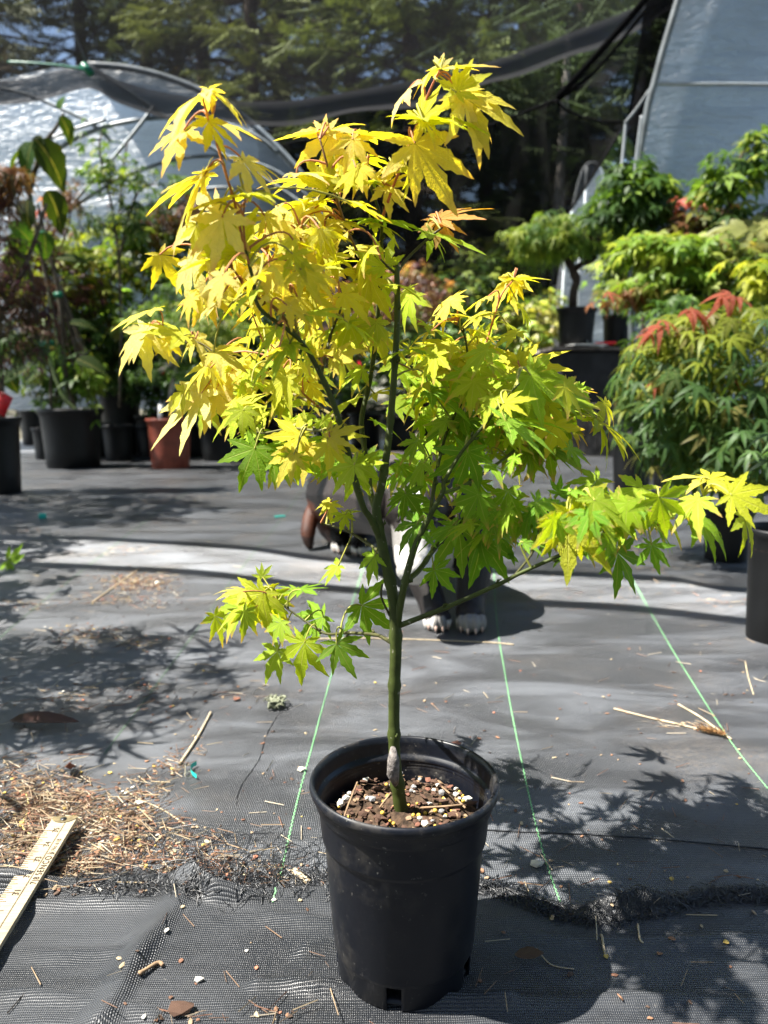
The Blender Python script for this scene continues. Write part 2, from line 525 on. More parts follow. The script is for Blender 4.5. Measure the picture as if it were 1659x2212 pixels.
# green marker threads woven into the cover: one zigzag ribbon each
t_ = NT("green_marker_thread")
mgreen = t_.end(t_.pbsdf(t_.mix(t_.ramp(t_.noise(5, 3, 0.6, t_.pos()), 0.35, 0.65), (0.10, 0.24, 0.11), (0.16, 0.38, 0.17)), 0.6, 0.3))
mfaint = simple("faded_marker_thread", (.075, .12, .075), .7, .2, .3, 8, 0)
LINES = [[(590, 1950), (640, 1740), (675, 1610), (710, 1480), (765, 1290), (800, 1180)],
         [(1212, 1955), (1170, 1830), (1130, 1660), (1095, 1480), (1072, 1330), (1066, 1200), (1063, 1120), (1062, 1000)],
         [(1659, 1705), (1560, 1575), (1450, 1400), (1360, 1240), (1290, 1110)],
         [(225, 1630), (330, 1490), (430, 1355), (500, 1255), (560, 1180), (620, 1105), (665, 1040)],
         [(-90, 1470), (20, 1360), (150, 1255), (290, 1145), (370, 1085), (440, 1050)]]
for ln in LINES:
    P = smooth_line([on_ground(*p) for p in ln], 26)
    mb = MB()
    dist, nextd = 0.0, 0.0
    zz = []
    acc = 0
    for a, b in zip(P, P[1:]):
        L = (b - a).length
        k = max(1, int(L / 0.0030))
        for i in range(k):
            q = a.lerp(b, i / k)
            s = 0.0007 if acc % 2 else -0.0007
            acc += 1
            q = Vector((q.x + s, q.y, surf(q.x, q.y) + 0.0006))
            zz.append(q)
    w = 0.00075
    v, f = [], []
    for i, q in enumerate(zz):
        v += [q + Vector((-w, 0, 0)), q + Vector((0, 0, 0.0006)), q + Vector((w, 0, 0))]
        if i: f += [(3 * i - 3, 3 * i - 2, 3 * i + 1, 3 * i), (3 * i - 2, 3 * i - 1, 3 * i + 2, 3 * i + 1)]
    mb.add(v, f)
    tag(mb.build("ground_cover_line", mgreen if LINES.index(ln) < 3 else mfaint), kind='structure')

# ------------------------------------------------------------------ shade cloth overhead, with the sunny gap between its two sheets
CLOTH_H = 2.35
SHX = CLOTH_H / math.tan(SUN_EL)
def overhead(pts):
    """the cloth edge whose shadow falls on these places of the ground"""
    return [Vector((p.x - SHX, p.y, CLOTH_H)) for p in (gnd(*q) for q in pts)]
near_hem = overhead([(-700, 1200), (0, 1237), (400, 1257), (640, 1287), (1060, 1327), (1200, 1332), (1450, 1347), (1590, 1366), (2300, 1440)])
far_hem = overhead([(-700, 1165), (0, 1180), (163, 1181), (500, 1203), (700, 1230), (1090, 1262), (1200, 1266), (1500, 1280), (1590, 1301), (2300, 1345)])
rear = [at(px, py, Y) for px, py, Y in [(-560, 150, 6.1), (-250, 165, 6.1), (0, 176, 6.1), (110, 158, 6.1), (190, 142, 6.1), (250, 172, 6.1), (330, 196, 6.1), (450, 216, 6.1), (600, 220, 6.1), (720, 205, 6.1), (830, 186, 6.1), (1000, 152, 6.1), (1200, 84, 6.1), (1390, 8, 6.1), (1480, -40, 6.1), (1800, -150, 6.1), (2400, -220, 6.1)]]
near_hem = smooth_line(near_hem, 5); far_hem = smooth_line(far_hem, 5); rear = smooth_line(rear, 5)
def resample(L, n, x0, x1):
    out = []
    for i in range(n):
        x = x0 + (x1 - x0) * i / (n - 1)
        j = 0
        while j < len(L) - 2 and L[j + 1].x < x: j += 1
        a, b = L[j], L[j + 1]
        t = (x - a.x) / max(1e-6, b.x - a.x)
        t = max(0, min(1, t))
        p = a.lerp(b, t); p.x = x
        out.append(p)
    return out
def sheet(A, B, rows, sag, name, m, parent):
    v, f = [], []
    n = len(A)
    for j in range(rows + 1):
        t = j / rows
        for i in range(n):
            p = A[i].lerp(B[i], t)
            p.z -= sag * math.sin(math.pi * t) * (0.7 + 0.5 * noise.noise((p.x * 0.8, t * 2, 1.0))) - noise.noise((p.x * 1.7, p.y * 1.2, 5)) * 0.03 * math.sin(math.pi * t)
            v.append(p)
    for j in range(rows):
        for i in range(n - 1):
            f.append((j * n + i, j * n + i + 1, (j + 1) * n + i + 1, (j + 1) * n + i))
    return link(name, mesh(name, v, f), m, parent)
X0, X1, NX = -7.0, 6.5, 150
A = resample(near_hem, NX, X0, X1)
B = [Vector((p.x, -8.0, CLOTH_H + 0.2)) for p in A]
sc1 = thing("shade_cloth", "black shade cloth stretched over the path behind its sunny gap, hem overhead", "shade cloth", (A[0].x, A[0].y, A[0].z), "black shade cloths")
sheet(A, B, 14, 0.08, "cloth", M['net'], sc1)
def hem(L, w, dz, name, m, parent, dy=1):
    mb = MB()
    v, f = [], []
    for i, p in enumerate(L):
        k = 1 + 0.25 * noise.noise((p.x * 2.1, 0, 0))
        v += [p + Vector((0, 0, 0.004)), p + Vector((0, -0.02 * dy, -dz * 0.5 * k)), p + Vector((0, w * dy * k, -dz * k))]
        if i: f += [(3 * i - 3, 3 * i, 3 * i + 1, 3 * i - 2), (3 * i - 2, 3 * i + 1, 3 * i + 2, 3 * i - 1)]
    mb.add(v, f)
    return mb.build(name, m, parent)
hem(A, 0.045, 0.004, "hem", M['nethem'], sc1, -1)
X1 = 2.5
C = resample(far_hem, NX, X0, X1)
D = resample(rear, NX, X0, X1)
sc2 = thing("shade_cloth", "black shade cloth with a sagging hem hung between greenhouse frame and conifers", "shade cloth", (C[0].x, C[0].y, C[0].z), "black shade cloths")
sheet(C, D, 16, 0.06, "cloth", M['netfar'], sc2)
hem(C, 0.045, 0.004, "hem", M['nethem'], sc2, 1)
D2 = resample(rear, 240, X0, X1)
hem(D2, 0.02, 0.155, "hem", M['nethem'], sc2, 1)
# the taut cable that lifts the cloth, with its green tie
mb = MB(); mb.tube(smooth_line([at(135, -60, 5.2), at(150, 20, 5.6), at(165, 80, 5.9), at(192, 146, 6.12)], 5), 0.008, 6)
tag(mb.build("cable", M['pipe']), "thin grey cable running up from the greenhouse top across the shade cloth", "cable")
mb = MB(); mb.tube(smooth_line([at(18, 134, 6.1), at(60, 136, 6.06), at(110, 140, 6.05), at(160, 146, 6.05), at(190, 152, 6.05)], 6), 0.010, 6); mb.tube([at(178, 140, 6.04), at(198, 160, 6.04)], 0.028, 7)
tag(mb.build("tie_rope", M['greentie']), "green tie rope knotted at the top of the white greenhouse", "rope")

# hanging side net: lower sheet, gathered fold, dark drape by the film wall
def patch(cols, Y, m, name, parent, dY=0.05):
    """cols: list of (px, top py, bottom py)"""
    v, f = [], []
    R = 10
    for i, (px, a, b) in enumerate(cols):
        for j in range(R + 1):
            p = at(px, a + (b - a) * j / R, Y + dY * noise.noise((px * 0.02, j * 0.15, Y)))
            v.append(p)
        if i:
            for j in range(R):
                f.append(((i - 1) * (R + 1) + j, i * (R + 1) + j, i * (R + 1) + j + 1, (i - 1) * (R + 1) + j + 1))
    return link(name, mesh(name, v, f), m, parent)
nw = thing("side_net", "fine black net wall hanging below the shade cloth hem, torn diagonal edge", "net", at(1000, 560, 5.6))
cols = [(560, 330, 640), (640, 306, 640), (760, 292, 640), (880, 284, 640), (1000, 282, 640), (1060, 270, 640), (1120, 247, 640), (1165, 229, 640), (1200, 216, 615), (1222, 236, 470), (1255, 252, 420), (1300, 262, 350), (1345, 263, 275)]
fine = []
for (a, b) in zip(cols, cols[1:]):
    for k in range(5):
        t = k / 5; fine.append(tuple(a[q] + (b[q] - a[q]) * t for q in range(3)))
fine.append(cols[-1])
patch(fine, 6.5, M['netwall'], "net", nw)
up = [(560, 222, 640), (640, 216, 640), (740, 204, 640), (830, 190, 640), (920, 174, 640), (1000, 155, 640), (1100, 122, 640), (1200, 88, 640), (1222, 80, 470), (1255, 66, 420), (1300, 48, 350), (1345, 30, 275), (1396, 8, 262)]
upf = []
for (a, b) in zip(up, up[1:]):
    for k in range(4): upf.append(tuple(a[q] + (b[q] - a[q]) * k / 4 for q in range(3)))
patch(upf + [up[-1]], 6.7, M['netwall'], "upper_net", nw)
mb = MB()
mb.tube([at(px, a, 6.48) for px, a, b in fine], 0.010, 6)
mb.tube([at(1200, 615, 6.48), at(1222, 470, 6.48), at(1255, 420, 6.48), at(1300, 350, 6.48), at(1345, 275, 6.48)], 0.012, 6)
mb.build("edge_cord", M['netfold'], nw)
patch([(1198, 214, 222), (1230, 180, 205), (1262, 145, 190), (1300, 104, 190), (1330, 70, 160), (1360, 35, 130), (1392, 0, 120), (1408, -10, 160)], 6.3, M['net'], "gathered_fold", nw, 0.12)
mb = MB()
mb.tube(smooth_line([at(1204, 212, 5.45), at(1270, 140, 5.4), at(1340, 62, 5.3), at(1398, -6, 5.2)], 5), 0.022, 6)
mb.tube(smooth_line([at(1206, 216, 5.47), at(1290, 150, 5.42), at(1396, 20, 5.3)], 5), 0.012, 6)
mb.build("fold_cord", M['netfold'], nw)
patch([(1352, 275, 292), (1362, 215, 300), (1376, 120, 330), (1388, 40, 300), (1402, -20, 280), (1420, -40, 250), (1440, -40, 180), (1462, -40, 60), (1476, -45, 5)], 5.0, M['netfold'], "drape", nw, 0.1)

# ------------------------------------------------------------------ greenhouses
def polyplane(pts, Y, n=1):
    return [at(px, py, Y) for px, py in pts]
def ngon_thick(name, front, depth, m, parent):
    """a flat film pulled over a frame, with real thickness"""
    n = len(front)
    v = front + [p + Vector((0, depth, 0)) for p in front]
    f = [tuple(range(n)), tuple(range(2 * n - 1, n - 1, -1))] + [(i, i + n, (i + 1) % n + n, (i + 1) % n) for i in range(n)]
    return link(name, mesh(name, v, f, False), m, parent)
gh1 = thing("hoop_greenhouse", "white film hoop greenhouse with grey pipe arches behind the staked maples", "greenhouse", at(300, 900, 6.4))
prof = [(-420, 420), (-300, 300), (-150, 220), (0, 172), (100, 150), (190, 140), (270, 146), (350, 164), (430, 194), (490, 226), (545, 268), (600, 320), (650, 376), (690, 440), (716, 520), (730, 620), (735, 760), (735, 880)]
Yg = 6.4
gp = smooth_line([at(px, py, Yg) for px, py in prof], 3)
bot = [at(735, 885, Yg), at(-420, 885, Yg)]
ngon_thick("end_film", gp + bot, 0.01, M['filmclear'], gh1)
v = gp + [p + Vector((-0.9, 6.5, 0.0)) for p in gp]
n = len(gp)
link("roof_film", mesh("roof_film", v, [(i, i + 1, n + i + 1, n + i) for i in range(n - 1)]), M['filmclear'], gh1)
def pipe(pts, Y, r, name="pipe", m=None, par=None, sub=6):
    mb = MB(); mb.tube(smooth_line([at(px, py, Y) for px, py in pts], sub), r, 8)
    return mb.build(name, m or M['pipe'], par)
pipe(prof[5:], Yg - 0.03, 0.026, "hoop", None, gh1, 3)
pipe([(186, 138), (260, 186), (330, 234), (420, 294), (500, 344), (590, 398), (660, 446)], Yg - 0.05, 0.016, "purlin", None, gh1)
pipe([(-40, 182), (60, 205), (140, 238), (200, 268), (240, 306)], Yg - 0.05, 0.014, "purlin", None, gh1)
pipe([(-60, 560), (20, 430), (110, 335), (190, 287), (280, 262), (380, 252), (470, 262), (560, 298), (600, 330)], Yg - 0.04, 0.018, "hoop", None, gh1)
pipe([(40, 560), (130, 470), (230, 402), (330, 358), (420, 338), (510, 342), (600, 372), (670, 430)], Yg - 0.04, 0.015, "hoop", None, gh1)
pipe([(190, 560), (260, 490), (350, 432), (440, 408), (540, 410), (640, 450)], Yg - 0.04, 0.014, "hoop", None, gh1)
pipe([(90, 530), (180, 412), (250, 335), (335, 228)], Yg - 0.07, 0.014, "brace", None, gh1)
pipe([(-30, 420), (60, 330), (130, 290), (230, 258)], Yg - 0.06, 0.012, "brace", None, gh1)
pipe([(215, 700), (300, 560), (345, 500), (420, 420)], Yg - 0.06, 0.012, "brace", None, gh1)

gh2 = thing("film_tunnel", "tall grey film tunnel house with a white cross rail, green maples before it", "greenhouse", at(1600, 900, 4.7))
Yr = 4.7
prof = [(1366, 900), (1364, 760), (1364, 640), (1366, 520), (1372, 430), (1380, 350), (1390, 285), (1402, 220), (1414, 178), (1432, 110), (1450, 50), (1470, -15), (1500, -90), (1560, -190), (1660, -300), (1800, -390), (2000, -430), (2200, -390), (2400, -250), (2500, 0), (2540, 400), (2540, 900)]
gp = smooth_line([at(px, py, Yr) for px, py in prof], 3)
ngon_thick("end_film", gp, 0.01, M['film'], gh2)
n = len(gp)
v = gp + [p + Vector((3.6, 7, 0.0)) for p in gp]
link("roof_film", mesh("roof_film", v, [(i, i + 1, n + i + 1, n + i) for i in range(n - 1)]), M['filmclear'], gh2)
pipe(prof[1:16], Yr - 0.03, 0.02, "hoop", M['pipe'], gh2, 3)
pipe([(1412, 181), (1500, 182), (1600, 182), (1700, 183), (2300, 186)], Yr - 0.03, 0.011, "cross_rail", M['whitepipe'], gh2)
pipe([(1352, 262), (1348, 310), (1342, 372), (1338, 430)], Yr + 0.2, 0.009, "post", M['whitepipe'], gh2)
pipe([(1386, 250), (1378, 310), (1370, 380)], Yr - 0.08, 0.008, "post", M['whitepipe'], gh2)
pipe([(1350, 266), (1375, 235), (1410, 184)], Yr + 0.1, 0.008, "brace", M['pipe'], gh2)

gh3 = thing("arched_frame", "small white pipe arch with pale film between net wall and bench maple", "greenhouse", at(1265, 800, 7.4))
arch = [(1213, 800), (1216, 640), (1226, 520), (1242, 430), (1258, 372), (1276, 352), (1294, 362), (1308, 400), (1316, 470), (1320, 640), (1320, 800)]
pipe(arch, 7.4, 0.015, "arch", M['whitepipe'], gh3, 4)
pipe([(1246, 800), (1250, 600), (1262, 480), (1268, 360)], 7.36, 0.014, "door_post", M['whitepipe'], gh3, 4)
ngon_thick("film", smooth_line([at(px, py, 7.46) for px, py in arch], 3), 0.01, M['filmclear'], gh3)

# ------------------------------------------------------------------ conifers behind the nursery
def needle_spray():
    """a short twig of needle blades"""
    v, f = [], []
    for i in range(7):
        t = i / 6
        for s in (-1, 1):
            a = s * (0.5 + 0.3 * RND.random())
            L = 0.34 * (1 - 0.55 * t) * (0.8 + 0.4 * RND.random())
            b = Vector((0, t * 0.75, 0))
            tip = b + Vector((math.sin(a) * L, math.cos(a) * L, -0.06 - 0.08 * RND.random()))
            w = 0.035
            k = len(v)
            v += [tuple(b + Vector((0, -w, 0))), tuple(b + Vector((0, w, 0.02))), tuple(tip)]
            f.append((k, k + 1, k + 2))
    return v, f
SPRAYS = [needle_spray() for _ in range(4)]
def conifer(px, Y, H, r0, label, dens=1.0, low=0.6, tint=(0.05, 0.075, 0.022), reach=0.2):
    base = at(px, 900, Y); base.z = 0
    t = thing("conifer", label, "tree", base, "conifers behind the nursery")
    lean = Vector((RND.uniform(-0.03, 0.03), 0, 1))
    mb = MB()
    pts = [base + lean * (H * k / 8) + Vector((RND.uniform(-1, 1), RND.uniform(-1, 1), 0)) * 0.03 for k in range(9)]
    pts[0].z = -0.05
    mb.tube(pts, [r0 * (1 - 0.85 * k / 8) * (1.25 if k == 0 else 1) for k in range(9)], 9)
    mb.build("trunk", M['trunk'], t)
    items = []
    lb = MB()
    z = low
    while z < min(H, 9.5):
        fr = z / H
        for b in range(RND.randint(4, 6)):
            if RND.random() > dens: continue
            a = RND.uniform(0, 2 * math.pi)
            L = (reach * H * (1 - fr) + 0.5) * RND.uniform(0.55, 1.1)
            p0 = base + lean * z
            d = Vector((math.cos(a), math.sin(a), RND.uniform(-0.25, 0.25)))
            P = [p0 + d * L * k / 4 + Vector((0, 0, -0.16 * L * (k / 4) ** 2)) for k in range(5)]
            lb.tube(P, [0.022, 0.018, 0.013, 0.009, 0.005], 4, False)
            dry = RND.random() < 0.05
            for k in range(int(15 * L)):
                u = 0.18 + 0.82 * RND.random()
                q = P[0].lerp(P[-1], u) + Vector((0, 0, -0.16 * L * (u * u - u))) 
                side = Vector((-d.y, d.x, 0)) * RND.choice((-1, 1))
                dd = (d * RND.uniform(0.2, 1) + side * RND.uniform(0.2, 1) + Vector((0, 0, RND.uniform(-0.5, 0.15)))).normalized()
                s = RND.uniform(0.30, 0.62)
                br = RND.uniform(0.8, 2.4)
                c = (0.06 * br, 0.045 * br, 0.03 * br) if dry else tuple(q2 * br for q2 in tint)
                items.append((RND.randrange(4), frame(q, dd, (RND.uniform(-.4, .4), RND.uniform(-.4, .4), 1), s), c))
        z += RND.uniform(0.22, 0.42)
    lb.build("limbs", M['trunk'], t)
    cr = link("crown", scatter_mesh("crown", SPRAYS, items), M['needles'], t)
    return t
CON = [(-120, 15, 14, .20, "dark conifer with a thick low crown at the white greenhouse roof's outer end", 1.0, .5, (.040, .060, .022)),
       (60, 12.5, 12, .15, "brownish conifer rising straight behind the cable above the greenhouse", .8, .8, (.055, .062, .028)),
       (235, 13.5, 13, .16, "grey green conifer standing behind the dark fold of shade cloth", .8, 1.0, (.045, .06, .03)),
       (345, 16, 15, .18, "slender dark conifer with blue sky showing beside its trunk", .55, 1.6, (.03, .045, .028)),
       (480, 14, 14, .17, "thin dark conifer with bare lower limbs above the hoop pipe", .55, 1.6, (.04, .05, .03)),
       (560, 11.5, 12, .14, "olive green conifer lit on its outer boughs, behind the sagging hem", .8, 1.2, (.085, .10, .03)),
       (640, 13, 14, .22, "thick trunked dark conifer over the middle yellow leaf cluster", .6, 1.5, (.045, .05, .03)),
       (765, 13, 15, .17, "straight dark pole conifer with few boughs between two sky gaps", .45, 1.8, (.03, .045, .03)),
       (900, 11, 12, .16, "broad bright olive conifer behind the tallest yellow leaf cluster", .95, 1.3, (.085, .11, .028)),
       (1040, 12.5, 13, .15, "olive conifer with a grey trunk seen through the black side net", .85, 1.2, (.065, .085, .026)),
       (1130, 15, 15, .19, "tall dim conifer behind the torn edge of the net", .8, 1.2, (.045, .06, .025)),
       (1245, 11.5, 12, .15, "green conifer framed by the gathered net fold", .9, 1.0, (.05, .085, .025)),
       (1370, 13.5, 14, .18, "dark conifer behind the black drape beside the grey tunnel", .9, .8, (.04, .06, .022)),
       (1185, 17, 15, .2, "far shaded conifer low behind the white pipe arch", .9, .4, (.04, .055, .025)),
       (700, 18, 16, .2, "far blue green conifer deep between the straight trunks", .7, .5, (.035, .05, .035)),
       (420, 19, 16, .2, "far pale conifer low behind the hoop greenhouse", .8, .4, (.04, .055, .035)),
       (985, 18.5, 16, .2, "far dim conifer filling the gap by the olive pair", .8, .4, (.035, .05, .03))]
for c in CON:
    conifer(*c)
for px, Y, r, lab in [(1195, 9.5, 0.075, "pale grey bare tree trunk beside the potted bench maple"), (1163, 10.5, 0.07, "darker bare trunk paired with the pale trunk at the bench")]:
    b = at(px, 900, Y); b.z = 0
    t = thing("slim_tree", lab, "tree", b)
    mb = MB(); mb.tube(smooth_line([b + Vector((0, 0, -.05)), b + Vector((.02, 0, 1)), b + Vector((-.03, 0, 2.2)), b + Vector((.05, .1, 4.5))], 4), [r] * 9 + [r * .8, r * .7, r * .6, r * .5], 9)
    mb.build("trunk", M['palestem'], t)
    link("crown", scatter_mesh("crown", SPRAYS, [(RND.randrange(4), frame(b + Vector((RND.gauss(0, .7), RND.gauss(0, .6), 4.2 + RND.gauss(0, .7))), (RND.uniform(-1, 1), RND.uniform(-1, 1), -.3), (0, 0, 1), .5), (.05, .08, .025)) for _ in range(260)]), M['needles'], t)

# unseen woodland behind the camera and eastward, added to cut sky fill: one mass
it = []
for i in range(5200):
    a = RND.uniform(math.radians(175), math.radians(372))
    r = RND.uniform(9, 13)
    p = Vector((r * math.cos(a), r * math.sin(a) - 1.5, 9 * RND.random() ** 1.1))
    it.append((RND.randrange(4), frame(p, (RND.uniform(-1, 1), RND.uniform(-1, 1), -.3), (0, 0, 1), RND.uniform(.9, 1.7)), (.04, .06, .022)))
tag(link("added_woods", scatter_mesh("added_woods", SPRAYS, it), M['needles']), kind='stuff')
# ------------------------------------------------------------------ leaves
def lobed_leaf(lobes, seg, wid, droop, fold, serr, rnd, single=False):
    """a palmate leaf of unit length in local XY, middle lobe along +Y; returns verts, faces, tip share, rib share"""
    V, Fc, T, Rb = [], [], [], []
    V.append((0, 0, 0)); T.append(0.0); Rb.append(0.0)
    n = len(lobes)
    for i, (ang, L) in enumerate(lobes):
        a = math.radians(ang)
        jit = rnd.uniform(-0.06, 0.06)
        u = Vector((math.sin(a + jit), math.cos(a + jit))); v = Vector((math.cos(a + jit), -math.sin(a + jit)))
        gl = math.tan(math.radians((ang - lobes[i - 1][0]) / 2)) if i else 3.0
        gr = math.tan(math.radians((lobes[i + 1][0] - ang) / 2)) if i < n - 1 else 3.0
        dl = droop * rnd.uniform(0.6, 1.4)
        bend = rnd.uniform(-0.10, 0.10)
        roll = rnd.uniform(-0.35, 0.35)
        prev = None
        for k in range(1, seg + 1):
            t = k / seg
            d = L * t
            lens = (1 - 0.45 * ((0.42 - t) / 0.42) ** 2) if t < 0.42 else max(0.0, 1 - ((t - 0.42) / 0.58) ** 1.35)
            W = wid * L * lens if not single else wid * (math.sin(math.pi * min(1, t) ** 0.72) ** 0.85 if t < 1 else 0)
            saw = 1 + (serr if k % 2 else -serr)
            z0 = -dl * d * d - 0.5 * dl * max(0, t - 0.5) ** 2 * L
            c = u * d + v * (bend * t * t * L)
            idx = []
            V.append((c.x, c.y, z0)); T.append(t); Rb.append(0.0); idx.append(len(V) - 1)
            if k < seg:
                for sgn, gap in ((-1, gl), (1, gr)):
                    o = min(d * gap, W * saw)
                    fw = serr * 0.35 * L / seg * (1 if k % 2 else -0.3)
                    p = c + v * (sgn * o) + u * fw
                    V.append((p.x, p.y, z0 + fold * o + roll * sgn * o * t - 0.9 * dl * o * o))
                    T.append(t); Rb.append(1.0); idx.append(len(V) - 1)
            if prev is None:
                if len(idx) == 3: Fc += [(0, idx[0], idx[1]), (0, idx[2], idx[0])]
                else: pass
            elif len(idx) == 3:
                Fc += [(prev[0], idx[0], idx[1], prev[1]), (prev[0], prev[2], idx[2], idx[0])]
            else:
                Fc += [(prev[0], idx[0], prev[1]), (prev[0], prev[2], idx[0])]
            prev = idx
    return V, Fc, T, Rb

def leaf_mesh(name, spec):
    V, Fc, T, Rb = spec
    me = mesh(name, V, Fc)
    for nm, vals in (("tipf", T), ("rib", Rb)):
        a = me.attributes.new(nm, 'FLOAT', 'POINT')
        a.data.foreach_set("value", vals)
    return me

PALM7 = [(-122, .42), (-82, .72), (-41, .93), (0, 1.0), (41, .93), (82, .72), (122, .42)]
PALM5 = [(-96, .55), (-46, .88), (0, 1.0), (46, .88), (96, .55)]
FAN = [(-110, .6), (-80, .75), (-53, .88), (-26, .96), (0, 1), (26, .96), (53, .88), (80, .75), (110, .6)]
_r = random.Random(5)
P_PALM = [lobed_leaf(PALM5, 4, .17, _r.uniform(.15, .5), .15, 0.0, _r)[:2] for _ in range(4)]
P_LACE = [lobed_leaf(PALM7, 4, .065, _r.uniform(.5, .9), .1, 0.3, _r)[:2] for _ in range(4)]
P_SHARP = [lobed_leaf(PALM5, 4, .11, _r.uniform(.3, .7), .2, 0.0, _r)[:2] for _ in range(4)]
P_FAN = [lobed_leaf(FAN, 4, .2, _r.uniform(.4, .8), .25, 0.0, _r)[:2] for _ in range(3)]
P_OVAL = [lobed_leaf([(0, 1.0)], 6, .27, _r.uniform(.2, .5), .25, 0.05, _r, True)[:2] for _ in range(3)]
KINDS_ = {'palm': P_PALM, 'lace': P_LACE, 'sharp': P_SHARP, 'fan': P_FAN, 'oval': P_OVAL}
GREEN = [(.055, .12, .018), (.08, .16, .02), (.045, .095, .02), (.11, .19, .025)]
DARKG = [(.035, .08, .018), (.05, .10, .022), (.06, .12, .022), (.03, .065, .02)]
CHART = [(.30, .36, .03), (.24, .32, .03), (.36, .38, .04), (.16, .25, .025)]
LIME = [(.17, .27, .03), (.22, .30, .04), (.12, .21, .025), (.28, .33, .06)]
PALE = [(.34, .40, .14), (.28, .36, .10), (.42, .45, .18), (.22, .31, .07)]
PURP = [(.075, .028, .028), (.06, .02, .026), (.10, .045, .03), (.055, .04, .025)]
RUST = [(.20, .08, .03), (.15, .07, .035), (.25, .12, .04), (.11, .09, .03)]
MIXED = GREEN + RUST[:1] + LIME[:2]
OLIVE = [(.15, .15, .03), (.20, .18, .035), (.11, .13, .025), (.25, .20, .05)]
CORAL = [(.55, .12, .08), (.48, .10, .07), (.58, .2, .12)]

def pot_mesh(r, h, style, base):
    mb = MB()
    ri = r * 0.90
    b = r * 0.80
    prof = [(0.001, 0.004), (b * 0.96, 0.0), (b, 0.006)]
    if style == 'ribbed':
        prof += [(b + (r - b) * t, h * t) for t in (0.3, 0.6, 0.80)] + [(r * 0.99, h * .82), (r * .99, h * .86), (r * 0.94, h * 0.87), (r * .95, h * .92)]
    else:
        prof += [(b + (ri + .02 * r - b) * t, h * t) for t in (0.3, 0.6, 0.86)]
    prof += [(r * 0.96, h * .925), (r, h * .945), (r * 1.01, h * 0.985), (r * .985, h), (r * 0.95, h * 0.995), (r * .91, h * .93), (r * 0.88, h * 0.80)]
    mb.lathe(prof, 40, base)
    if style == 'ribbed':
        for k in range(20):
            a = 2 * math.pi * k / 20
            c, s = math.cos(a), math.sin(a)
            mb.tube([Vector(base) + Vector((c * (b + (ri - b) * t - .004), s * (b + (ri - b) * t - .004), h * t)) for t in (0.03, .4, .82)], r * .05, 6)
    return mb

def crown_items(c, rx, ry, n, pal, kind, size, rd=None, droop=0.5):
    """leaf placements in clumps through an ellipsoid"""
    rd = rd or rx * 0.8
    out, cl = [], []
    nc = max(4, n // 8)
    for _ in range(nc):
        while True:
            q = Vector((RND.uniform(-1, 1), RND.uniform(-1, 1), RND.uniform(-1, 1)))
            if 0.05 < q.length < 1: break
        q *= q.length ** -0.45
        cl.append(q)
    sp = min(0.42, 1.25 / math.sqrt(nc) + .05)
    pr = KINDS_[kind]
    for i in range(n):
        k = cl[i % nc]
        q = k + Vector((RND.gauss(0, sp), RND.gauss(0, sp), RND.gauss(0, sp * .6)))
        p = c + Vector((q.x * rx, q.y * rd, q.z * ry))
        o = Vector((q.x, q.y, 0))
        if o.length < .05: o = Vector((1, 0, 0))
        a = math.atan2(o.y, o.x) + RND.gauss(0, .8)
        d = Vector((math.cos(a), math.sin(a), -RND.uniform(0, 2 * droop)))
        col = pal[(i % nc) % len(pal)] if RND.random() < .6 else RND.choice(pal)
        b = RND.uniform(.95, 1.6)
        out.append((RND.randrange(len(pr)), frame(p, d, (RND.gauss(0, .3), RND.gauss(-.15, .3), 1), size * RND.uniform(.65, 1.2)), tuple(x * b for x in col)))
    return out, [c + Vector((k.x * rx, k.y * rd, k.z * ry)) * 1.0 for k in cl]

def potted(name, label, cat, group, bx, by, w, h, stems, crowns, style='plain', m=None, Y=None, stem_r=0.009, stemmat='stem', base_z=0.0):
    """a nursery pot with a plant. bx, by: middle of the pot's foot; w, h: rim width and pot height in measuring pixels"""
    if Y is None:
        g0 = gnd(bx, by); Y = g0.y
        base = Vector((g0.x, g0.y, 0))
    else:
        base = at(bx, by, Y)
        if base_z is not None: base.z = base_z
    s = pxm(Y)
    r, ht = w * s / 2, h * s
    base.y += r * 0.8; base.x *= (base.y / Y)
    if base_z == 0.0: base.z = gh(base.x, base.y) - 0.004
    t = thing(name, label, cat, base, group)
    if w:
        pot_mesh(r, ht, style, base).build("pot", m or M['potbg'], t)
        mb = MB(); mb.lathe([(0.0005, ht * .845), (r * .4, ht * .85), (r * .7, ht * .835), (r * .905, ht * .82)], 28, base)
        mb.build("soil", M['soil'], t)
    Yc = base.y
    sm = MB()
    tops = []
    for st in stems:
        P = [at(px, py, Yc + (dy if len(q) else 0)) for px, py, *q in st for dy in [q[0] if q else 0.0]]
        P = smooth_line(P, 5)
        k = len(P)
        sm.tube(P, [stem_r * (1 - .55 * i / (k - 1)) for i in range(k)], 7)
        tops += P[k // 2:]
    groups = {}
    for (px, py, rx, ry, n, pal, kind, size, *dy) in crowns:
        c = at(px, py, Yc + (dy[0] if dy else 0))
        if kind != 'fan': size, n = size * .74, int(n * 1.45)
        it, cl = crown_items(c, rx * s, ry * s, n, pal, kind, size, droop=.9 if kind in ('lace', 'fan') else .45)
        groups.setdefault(kind, []).extend(it)
        for q in cl[:14]:
            if tops:
                a = min(tops, key=lambda z: (z - q).length + max(0, z.z - q.z) * .5)
                mid = a.lerp(q, .55) + Vector((0, 0, -.06 * (q - a).length))
                sm.tube([a, mid, q], [stem_r * .42, stem_r * .3, stem_r * .16], 5, False)
    if sm.v: sm.build("stem", M[stemmat], t)
    for kind, it in groups.items():
        o = link("foliage", scatter_mesh("foliage", KINDS_[kind], it), M['fol'], t)
        o["kind"] = "stuff"
    return t, base, s

GL, GR, GM = "potted maples along the white greenhouse", "potted maples in front of the grey tunnel", "small potted maples in the middle row"
